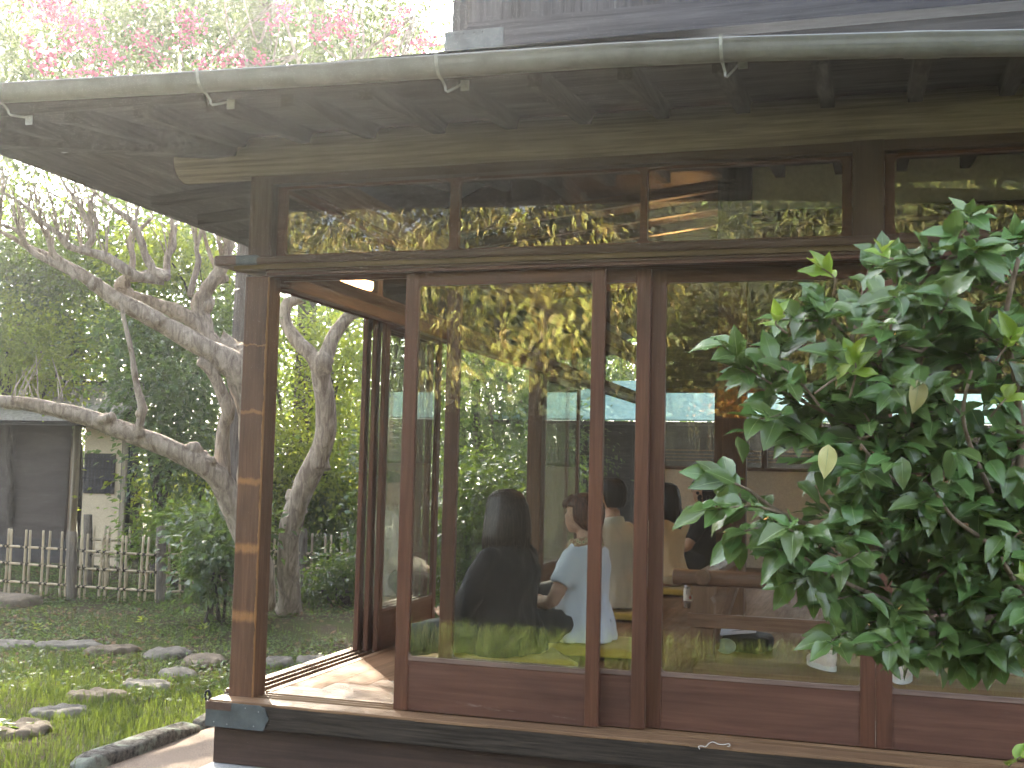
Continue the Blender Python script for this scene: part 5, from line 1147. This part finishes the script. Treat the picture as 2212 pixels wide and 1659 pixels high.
for i, (u, z, w_, h) in enumerate(((-.006, .128, .003, .006), (-.006, .118, .003, .006), (-.006, .108, .003, .006), (.003, .13, .012, .002), (.003, .124, .01, .002), (-.02, .1, .004, .03))): tx.add([wrap(u, z), wrap(u + w_, z), wrap(u + w_, z + h), wrap(u, z + h)], [(0, 1, 2, 3)])
part('label_print', tx, M_ink, bt)
# bag with a leaflet on it
bg_ = empty('cloth_bag', (1.82, 2.25, 0), 'dark cloth bag with a blue grey pouch on the floor behind the railing post', 'bag')
part('bag_body', rough_box(1.73, 2.02, 2.1, 2.45, 0, .085, amp=.018, f=9), M_navy, bg_, smooth=True)
m = MB(); m.ball((1.79, 2.06, .04), (.055, .02, .042), 16, 10); m.tube([(1.79 + .03 * math.cos(a), 2.045, .04 + .022 * math.sin(a)) for a in np.linspace(0, 6.28, 13)], .004, 6); part('round_pouch', m, plain('blue_grey_pouch', (.3, .38, .4), .6, .3, 0, 40, .15, .2), bg_, smooth=True)
lf = MB(); 
for i in range(6):
    t = i / 5; lf.v += [(1.755, 2.08 + .2 * t, .09 + .055 * t + .01 * math.sin(t * 3)), (1.945, 2.1 + .2 * t, .115 + .05 * t + .008 * math.sin(t * 3))]
for i in range(5): lf.f.append((2 * i, 2 * i + 1, 2 * i + 3, 2 * i + 2)); lf.m.append(0)
lo = part('leaflet', lf, plain('white_paper', (.72, .74, .8), .7, .3, 0, 40, .05, 0)); lo.modifiers.new('t', 'SOLIDIFY').thickness = .003; tag(lo, 'white printed leaflet lying on the dark cloth bag', 'leaflet')
pr_ = MB()
for a, b, c, d in ((.25, .45, .3, .65), (.5, .8, .35, .75), (.2, .85, .82, .86), (.2, .7, .15, .18), (.3, .6, .72, .75)):
    pr_.v += [(1.755 + .19 * u, 2.08 + .2 * t + .02 * u, .0925 + .055 * t + .01 * math.sin(t * 3) + .025 * u) for u, t in ((a, c), (b, c), (b, d), (a, d))]; n = len(pr_.v); pr_.f.append((n - 4, n - 3, n - 2, n - 1)); pr_.m.append(0)
part('print', pr_, M_ink, lo)
# white shoes
def shoe(x, y, rot, label, z=.03):
    m = MB(); m.ball((0, .06, .032), (.042, .085, .03), 16, 10); m.ball((0, -.05, .045), (.036, .06, .045), 16, 10); m.tube([(0, -.07, .05), (0, -.07, .085)], [.036, .033], 14); m.ball((0, .0, .05), (.036, .07, .035), 14, 8)
    root = empty('shoe', (x, y, z), label, 'shoe', 'pale shoes on the step board'); root.rotation_euler = (0, 0, rot)
    o = bpy.data.objects.new('upper', solid(m, .005, 3)); o.data.materials.append(plain('pink_white_leather', (.72, .6, .57), .6, .3, 0, 60, .08, .1)); COL.objects.link(o); o.parent = root
    o.data.polygons.foreach_set('use_smooth', [True] * len(o.data.polygons))
    s = MB(); pr = [(.045 * math.cos(a), .015 + .13 * math.sin(a)) for a in np.linspace(0, 6.283, 21)[:-1]]; s.prism(pr, 'z', 0, .022); o2 = bpy.data.objects.new('sole', s.mesh('sole')); o2.data.materials.append(plain('white_sole', (.75, .73, .7), .6, .3, 0, 60, .06, 0)); COL.objects.link(o2); o2.parent = root
    op = MB().tube([(.03 * math.cos(a), -.07 + .032 * math.sin(a), .088) for a in np.linspace(0, 6.283, 15)], .006, 6); o3 = bpy.data.objects.new('collar', op.mesh('collar')); o3.data.materials.append(M_pale); COL.objects.link(o3); o3.parent = root
shoe(2.31, 1.62, .5, 'pale pink shoe half hidden by a hanging bush leaf behind the third pane'); shoe(2.67, 1.42, -.1, 'pale pink shoe just right of the door joint, seen from behind')
# watering frame outside the side doors: a round tub with a hand pump pipe
tp = at(975, 1345, z=GZ + .02); tb = empty('garden_hose_reel', (tp.x, tp.y, GZ), 'grey hose reel with a slanting silver handle outside the side doors', 'hose reel')
M_reel = plain('grey_plastic_reel', (.3, .34, .33), .5, .4, 0, 30, .15, .1)
hz_ = at(975, 1265, y=tp.y).z; m = MB()
for xx in (-.08, .08): m.tube([(tp.x + xx, tp.y + .0 + .2 * math.cos(a), hz_ + .2 * math.sin(a)) for a in np.linspace(0, 6.283, 25)], .014, 8)
for k in range(6): a = k * 1.047; m.tube([(tp.x + .08, tp.y, hz_), (tp.x + .08, tp.y + .2 * math.cos(a), hz_ + .2 * math.sin(a))], .008, 6)
part('rim', m, M_reel, tb, smooth=True); part('drum', MB().tube([(tp.x - .08, tp.y, hz_), (tp.x + .08, tp.y, hz_)], .13, 20, 0, 0, 0), M_reel, tb)
hp = at(1020, 1210, y=tp.y - .1); part('handle', MB().tube([(tp.x + .09, tp.y - .02, hz_ + .02), hp, hp + Vector((.03, 0, -.06))], .012, 8, smooth=0), M_galv, tb, smooth=True)
part('leg', MB().beam((tp.x + .1, tp.y, hz_), (tp.x + .14, tp.y - .12, GZ), .02, .02), M_reel, tb); part('leg', MB().beam((tp.x + .1, tp.y, hz_), (tp.x + .14, tp.y + .16, GZ), .02, .02), M_reel, tb)
# white thread on the sill
th = [at(u, v, y=-.099) for u, v in ((1512, 1618), (1509, 1612), (1517, 1611), (1524, 1613), (1530, 1607), (1540, 1602), (1552, 1607), (1565, 1608), (1574, 1606), (1577, 1611), (1571, 1612))]
tag(part('white_thread', MB().tube([p + Vector((0, -.003, 0)) for p in th], .0013, 5, smooth=2), plain('white_cotton', (.75, .73, .68), .8, .2, 0, 40, .05, 0), smooth=True), 'white thread curling on the edge of the dark sill', 'thread')

bpy.data.scenes.remove(TMP)
# ---------------------------------------------------------------- camellia in the foreground
def camellia_mat(name, col, tr, transl=.12, rough=.24):
    g = G(name, rough, .65)
    uv = g.n('UVMap'); sp = g.n('SeparateXYZ'); g.l(uv.outputs[0], sp.inputs[0]); u = g.math('ABSOLUTE', g.math('SUBTRACT', sp.outputs[0], .5)); v = sp.outputs[1]
    rib = g.math('LESS_THAN', u, g.math('MULTIPLY_ADD', v, -.022, .03))
    vein = g.math('GREATER_THAN', g.math('SINE', g.math('MULTIPLY', g.math('SUBTRACT', v, g.math('MULTIPLY', u, .75)), 62)), .93)
    geo = g.n('NewGeometry'); oi = g.n('ObjectInfo'); r = g.math('FRACT', g.math('ADD', geo.outputs['Random Per Island'], g.math('MULTIPLY', oi.outputs['Random'], 7.7)))
    hs = g.n('HueSaturation'); hs.inputs['Color'].default_value = (*col, 1); g.l(g.math('MULTIPLY_ADD', r, .04, .48), hs.inputs['Hue']); g.l(g.math('MULTIPLY_ADD', g.math('FRACT', g.math('MULTIPLY', r, 13)), .6, .7), hs.inputs['Value'])
    c = g.mix(g.math('MULTIPLY', vein, .16), hs.outputs[0], (.14, .2, .09)); c = g.mix(g.math('MULTIPLY', rib, .75), c, (.24, .32, .13))
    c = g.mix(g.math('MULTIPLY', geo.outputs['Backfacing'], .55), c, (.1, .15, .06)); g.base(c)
    n = g.noise(g.coord((1, 1, 1), 'UV'), 9, 3); g.bump(g.math('ADD', g.math('MULTIPLY', rib, -.6), g.math('ADD', n, g.math('MULTIPLY', vein, -.25))), .25, .003)
    t = g.n('BsdfTranslucent'); t.inputs[0].default_value = (*tr, 1); m = g.n('MixShader'); m.inputs[0].default_value = transl; g.l(g.b.outputs[0], m.inputs[1]); g.l(t.outputs[0], m.inputs[2]); g.l(m.outputs[0], g.out.inputs[0]); return g.mat
M_cam = camellia_mat('camellia_leaf', (.09, .16, .046), (.25, .36, .06)); M_young = camellia_mat('young_camellia_leaf', (.2, .3, .035), (.4, .5, .06), .3, .35); M_old = camellia_mat('mottled_old_leaf', (.42, .38, .16), (.3, .3, .1), .2, .4)
M_stem = barkmat('camellia_twig', (.15, .105, .07), (.36, .29, .21), 50, .3, .3)
def leaf_grid(fold, curl, tw, wave=.0, aspect=.3, NU=4, NV=8):
    """one pointed leaf of unit length lying along +Y, upper side +Z"""
    V, UV, F = [], [], []
    for j in range(NV + 1):
        t = j / NV; w_ = aspect * (math.sin(math.pi * t ** .82) ** .85 if 0 < t < 1 else 0) * (1 - .25 * t) + (.006 if j == 0 else 0)
        if t > .8: w_ *= 1 - .35 * (t - .8) / .2
        for i in range(NU + 1):
            s = (i / NU - .5) * 2; x = s * w_; z = fold * abs(s) ** 1.3 * w_ - curl * t * t + wave * math.sin(t * 11 + i) * abs(s) * w_; y = t - .12 * curl * t * t
            a = tw * t; V.append((x * math.cos(a) - z * math.sin(a), y, x * math.sin(a) + z * math.cos(a))); UV.append((.5 + s * .5, t))
    for j in range(NV):
        for i in range(NU): a = j * (NU + 1) + i; F.append((a, a + 1, a + NU + 2, a + NU + 1))
    return np.array(V), np.array(F), np.array(UV)
KINDS_ = [leaf_grid(*k) for k in ((.35, .12, .0, .1), (.5, .25, .15, .1), (.25, .35, -.2, .15), (.6, .08, .1, .2), (.4, .5, .25, .1), (.3, .02, -.15, .2))]
SMALL = [leaf_grid(*k, NU=2, NV=5) for k in ((.35, .12, .0, .1), (.5, .25, .15, .1), (.25, .35, -.2, .15), (.6, .08, .1, .2))]
cbase = Vector((at(2340, 1500, d=2.8).x, at(2340, 1500, d=2.8).y, GZ))
CR = empty('camellia_bush', cbase, 'glossy dark green camellia bush in front of the right hand doors', 'bush')
tw = MB(); leaves = []                 # leaves: (position, direction, up, length, kind)
def twig(pts, r0_, r1_, n=7): tw.tube(pts, list(np.linspace(r0_, r1_, len(pts))), n, .1, 30, 2)
def add_leaves(P, n, L=.078, spread=.8, tip=True, kind=0, start=.25, hang=.0):
    """alternate leaves along the twig P, closer together towards the tip"""
    P = [Vector(p) for p in P]; seg = [(b - a).length for a, b in zip(P, P[1:])]; tot = sum(seg)
    for i in range(n):
        f = start + (1 - start) * (i / max(1, n - 1)) ** .75; s = f * tot; k = 0
        while k < len(seg) - 1 and s > seg[k]: s -= seg[k]; k += 1
        a, b = P[k], P[k + 1]; p = a.lerp(b, min(1, s / seg[k])); t = (b - a).normalized(); side = t.cross(Vector((0, 0, 1))).normalized(); up = side.cross(t)
        ph = i * 2.4 + rnd.uniform(-.4, .4); rad = side * math.cos(ph) + up * math.sin(ph) * .6
        d = (t * (.55 if f < .9 else .9) + rad * spread + Vector((0, 0, -hang + rnd.uniform(-.2, .2)))).normalized()
        u = (Vector((0, 0, 1)) + Vector((rnd.uniform(-.5, .5), -1.0 + rnd.uniform(-.5, .5), 0)) + rad * .2); leaves.append((p, d, u, L * rnd.uniform(.72, 1.18), kind))
def shoot(a, b, r=.0032, n=8, L=.078, sag=.05, kind=0, **k):
    a = Vector(a); b = Vector(b); m_ = a.lerp(b, .5) + Vector((rnd.uniform(-.02, .02), rnd.uniform(-.02, .02), sag * (b - a).length)); P = [a, m_, b]; twig(P, r, r * .5, 6); add_leaves(P, n, L, kind=kind, **k)
# main limbs: picture points with depths
LM = []
def main_limb(pts, r_0, r_1):
    P = [at(u, v, d=d) for u, v, d in pts]; twig(P, r_0, r_1, 9); LM.append(P); return P
base_p = [cbase, cbase + Vector((.02, .05, .35))]
trunk_top = at(2310, 1300, d=2.8)
twig([cbase - Vector((0, 0, .1)), cbase + Vector((.0, .02, .3)), trunk_top], .024, .018, 10)
main_limb([(2310, 1300, 2.8), (2190, 1310, 2.8), (2050, 1120, 2.75), (1990, 1000, 2.72), (1960, 880, 2.7), (1990, 760, 2.7), (1975, 640, 2.68), (2050, 560, 2.66)], .014, .005)
main_limb([(2310, 1300, 2.8), (2190, 1310, 2.8), (2185, 1150, 2.7), (2205, 960, 2.65), (2190, 800, 2.62), (2170, 700, 2.6), (2200, 560, 2.58)], .013, .005)
main_limb([(2310, 1300, 2.8), (2190, 1310, 2.8), (2020, 1250, 2.72), (1900, 1190, 2.7), (1790, 1150, 2.68), (1690, 1110, 2.66), (1620, 1060, 2.64)], .011, .004)
main_limb([(2310, 1300, 2.8), (2190, 1310, 2.8), (2000, 1320, 2.7), (1900, 1290, 2.66), (1790, 1240, 2.62), (1720, 1190, 2.6)], .009, .003)
main_limb([(2310, 1300, 2.8), (2190, 1310, 2.8), (2200, 1270, 2.7), (2260, 1150, 2.65), (2300, 900, 2.65)], .012, .005)
main_limb([(1990, 1000, 2.72), (1880, 940, 2.66), (1780, 890, 2.64), (1700, 850, 2.62)], .006, .003)
main_limb([(1960, 880, 2.7), (1900, 800, 2.66), (1840, 740, 2.64), (1800, 690, 2.62)], .006, .003)
main_limb([(2310, 1300, 2.8), (2190, 1310, 2.8), (2080, 1360, 2.66), (1990, 1370, 2.6), (1900, 1390, 2.58)], .008, .003)
main_limb([(2050, 1120, 2.75), (1960, 1060, 2.62), (1900, 1010, 2.56), (1860, 960, 2.52)], .007, .003)
main_limb([(2185, 1150, 2.7), (2120, 1020, 2.58), (2080, 900, 2.54), (2100, 800, 2.52)], .007, .003)
main_limb([(2200, 1270, 2.7), (2140, 1180, 2.55), (2060, 1120, 2.5), (2020, 1060, 2.48)], .007, .003)
# shoots: tips from the outline of the bush
TIPS = [((1700, 850), (1560, 745), 9), ((1690, 1110), (1525, 1105), 9), ((1620, 1060), (1545, 1030), 8), ((1700, 850), (1600, 800), 8), ((1700, 880), (1640, 905), 6), ((1720, 1190), (1670, 1180), 7), ((1780, 890), (1650, 770), 7), ((1800, 690), (1690, 690), 7),
        ((1800, 690), (1780, 650), 7), ((1900, 800), (1800, 770), 8), ((1840, 740), (1880, 570), 6), ((1975, 640), (1900, 560), 8), ((2050, 560), (2060, 510), 9), ((2050, 560), (2110, 545), 8), ((2050, 570), (1990, 560), 7), ((2200, 560), (2190, 510), 9), ((2190, 620), (2140, 600), 8),
        ((1975, 640), (1930, 640), 8), ((1990, 760), (1900, 700), 9), ((1990, 760), (2060, 690), 9), ((2190, 800), (2100, 700), 9), ((2205, 960), (2180, 880), 9), ((2200, 900), (2250, 800), 8), ((1880, 940), (1790, 960), 8), ((1880, 940), (1850, 870), 8), ((1960, 900), (1930, 830), 8),
        ((1990, 1000), (1900, 1060), 8), ((1990, 1000), (2050, 930), 9), ((2050, 1120), (1960, 1130), 9), ((2050, 1120), (2120, 1040), 9), ((2185, 1150), (2110, 1100), 9), ((2185, 1150), (2240, 1060), 8), ((1900, 1190), (1830, 1090), 9), ((1900, 1190), (1810, 1220), 8), ((1790, 1150), (1700, 1140), 9),
        ((1790, 1240), (1700, 1260), 8), ((1900, 1290), (1790, 1300), 8), ((2000, 1320), (1860, 1350), 9), ((1900, 1390), (1790, 1390), 9), ((1990, 1370), (1910, 1400), 8), ((2080, 1360), (2000, 1420), 8), ((2100, 1360), (2075, 1430), 9), ((2150, 1340), (2150, 1420), 9), ((2180, 1340), (2210, 1400), 8),
        ((2020, 1250), (1950, 1220), 9), ((2020, 1250), (2080, 1180), 9), ((2100, 1290), (2040, 1290), 9), ((2200, 1270), (2160, 1230), 9), ((2200, 1270), (2230, 1330), 8), ((2150, 1330), (2090, 1250), 9), ((2260, 1150), (2190, 1060), 9), ((2260, 1000), (2190, 940), 9), ((2260, 900), (2200, 700), 8),
        ((1790, 1150), (1840, 1160), 8), ((1690, 1110), (1650, 1150), 7), ((1860, 960), (1780, 1020), 8), ((1900, 1010), (1830, 1000), 8), ((2080, 900), (2010, 850), 9), ((2100, 800), (2040, 770), 9), ((2120, 1020), (2070, 980), 9), ((2020, 1060), (1960, 1080), 9), ((2060, 1120), (2000, 1170), 9), ((2140, 1180), (2080, 1230), 9),
        ((2140, 1180), (2200, 1120), 8), ((1900, 800), (1960, 740), 8), ((1990, 700), (2050, 640), 8), ((1880, 940), (1960, 960), 8), ((1720, 1190), (1760, 1270), 7), ((1900, 1290), (1950, 1330), 9), ((2000, 1320), (2040, 1400), 9), ((2150, 1340), (2100, 1420), 9), ((1780, 890), (1720, 940), 7)]
for (u0_, v0_), (u1, v1), n in TIPS:
    d0 = 2.66 + rnd.uniform(-.1, .08); shoot(at(u0_, v0_, d=d0), at(u1, v1, d=d0 + rnd.uniform(-.16, .1)), rnd.uniform(.0026, .004), n + 2, .08, rnd.uniform(-.06, .12))
    d1 = d0 + rnd.uniform(-.05, .12); qu, qv = u1 + rnd.uniform(30, 90) * (1 if u1 < 2000 else rnd.choice((-1, 1))), min(v1 + rnd.uniform(-70, 70), 1400)
    shoot(at((u0_ + qu) / 2, (v0_ + qv) / 2, d=d1), at(qu, qv, d=d1 + rnd.uniform(-.12, .08)), .0025, n + 1, .076, rnd.uniform(-.05, .1))
for u0_, v0_, u1, v1, n in ((1835, 860, 1845, 770, 5), (1800, 640, 1775, 580, 5), (2150, 780, 2185, 725, 6), (2140, 900, 2175, 860, 5), (1930, 560, 1905, 545, 4), (1700, 720, 1680, 690, 4), (1760, 850, 1850, 800, 4), (2200, 1290, 2230, 1260, 5), (2180, 1690, 2205, 1635, 3)):
    shoot(at(u0_, v0_, d=2.5), at(u1, v1, d=2.48), .0028, n, .055, .1, kind=1, start=.55, hang=-.2)
for u, v in ((1985, 850), (1790, 990)): leaves.append((at(u, v - 30, d=2.45), Vector((-.1, -.15, -1)), Vector((.2, -1, .1)), .075, 2))
part('branch', tw, M_stem, CR, smooth=True)
LMESH = {}
for ki, mat in enumerate((M_cam, M_young, M_old)):
    for j, (V, F, UV) in enumerate(KINDS_):
        me = bpy.data.meshes.new('leaf'); me.from_pydata(V.tolist(), [], F.tolist()); l = me.uv_layers.new(name='uv'); l.data.foreach_set('uv', UV[F.ravel()].astype(np.float32).ravel()); me.polygons.foreach_set('use_smooth', [True] * len(F)); me.materials.append(mat); LMESH[ki, j] = me
def low(p): q = p - CAM; z = q.dot(fw); return 829.5 - q.dot(UP) / z * FPX > 1440 and 1106 + q.dot(RT) / z * FPX < 2160
leaves = [q for q in leaves if not low(q[0])]
leaves.sort(key=lambda q: ((q[4] == 0), (q[0] - CAM).dot(fw)))
def frame(d, u):
    d = d.normalized(); x = d.cross(u).normalized(); z = x.cross(d); return Matrix(((x.x, d.x, z.x), (x.y, d.y, z.y), (x.z, d.z, z.z)))
rest = []
for i, (p, d, u, L, kind) in enumerate(leaves):
    if i < 300:
        o = bpy.data.objects.new('leaf', LMESH[kind, i % 6]); COL.objects.link(o); o.parent = CR; o.matrix_parent_inverse = Matrix.Translation(-cbase)
        o.matrix_world = Matrix.Translation(p) @ (frame(d, u) * L).to_4x4(); o.matrix_basis = Matrix.Translation(p) @ (frame(d, u) * L).to_4x4()
        if kind: o['label'] = 'fresh yellow green young leaf' if kind == 1 else 'pale mottled hanging leaf'
    else: rest.append((p, frame(d, u) * L, i))
for k in range(800):                       # the inner leaves behind the outer ones
    P = LM[rnd.randrange(len(LM))]; j = rnd.randrange(len(P) - 1); p = P[j].lerp(P[j + 1], rnd.random()) + Vector((rnd.gauss(0, .07), rnd.gauss(.05, .07), rnd.gauss(0, .06)))
    if (at(1500, 829, d=2.7) - p).dot(RT) > -.05 or low(p): continue
    rest.append((p, frame(Vector((rnd.uniform(-1, 1), rnd.uniform(-1, .6), rnd.uniform(-.9, .3))), Vector((rnd.uniform(-.5, .5), -.3, 1))) * .075, k))
VV, FF, UU = [], [], []; o_ = 0
for p, M, i in rest:
    V, F, UV = SMALL[i % 4]; VV.append(V @ np.array(M).T + np.array(p)); FF.append(F + o_); UU.append(UV); o_ += len(V)
tag(npmesh('foliage', np.concatenate(VV), np.concatenate(FF), M_cam, CR, True, np.concatenate(UU)), kind='stuff')
# ---------------------------------------------------------------- scattering volume added to imitate the lens veil at upper left
hz = MB().box(-149, 149, -149, 149, -1.7, 30)
hm = bpy.data.materials.new('veil_haze_air'); hm.use_nodes = True; hm.node_tree.nodes.clear()
vo = hm.node_tree.nodes.new('ShaderNodeOutputMaterial'); vp = hm.node_tree.nodes.new('ShaderNodeVolumePrincipled')
vp.inputs['Color'].default_value = (.95, .97, 1, 1); vp.inputs['Density'].default_value = .0026; vp.inputs['Anisotropy'].default_value = .8
hm.node_tree.links.new(vp.outputs[0], vo.inputs['Volume'])
tag(part('veil_haze', hz, hm), kind='stuff')
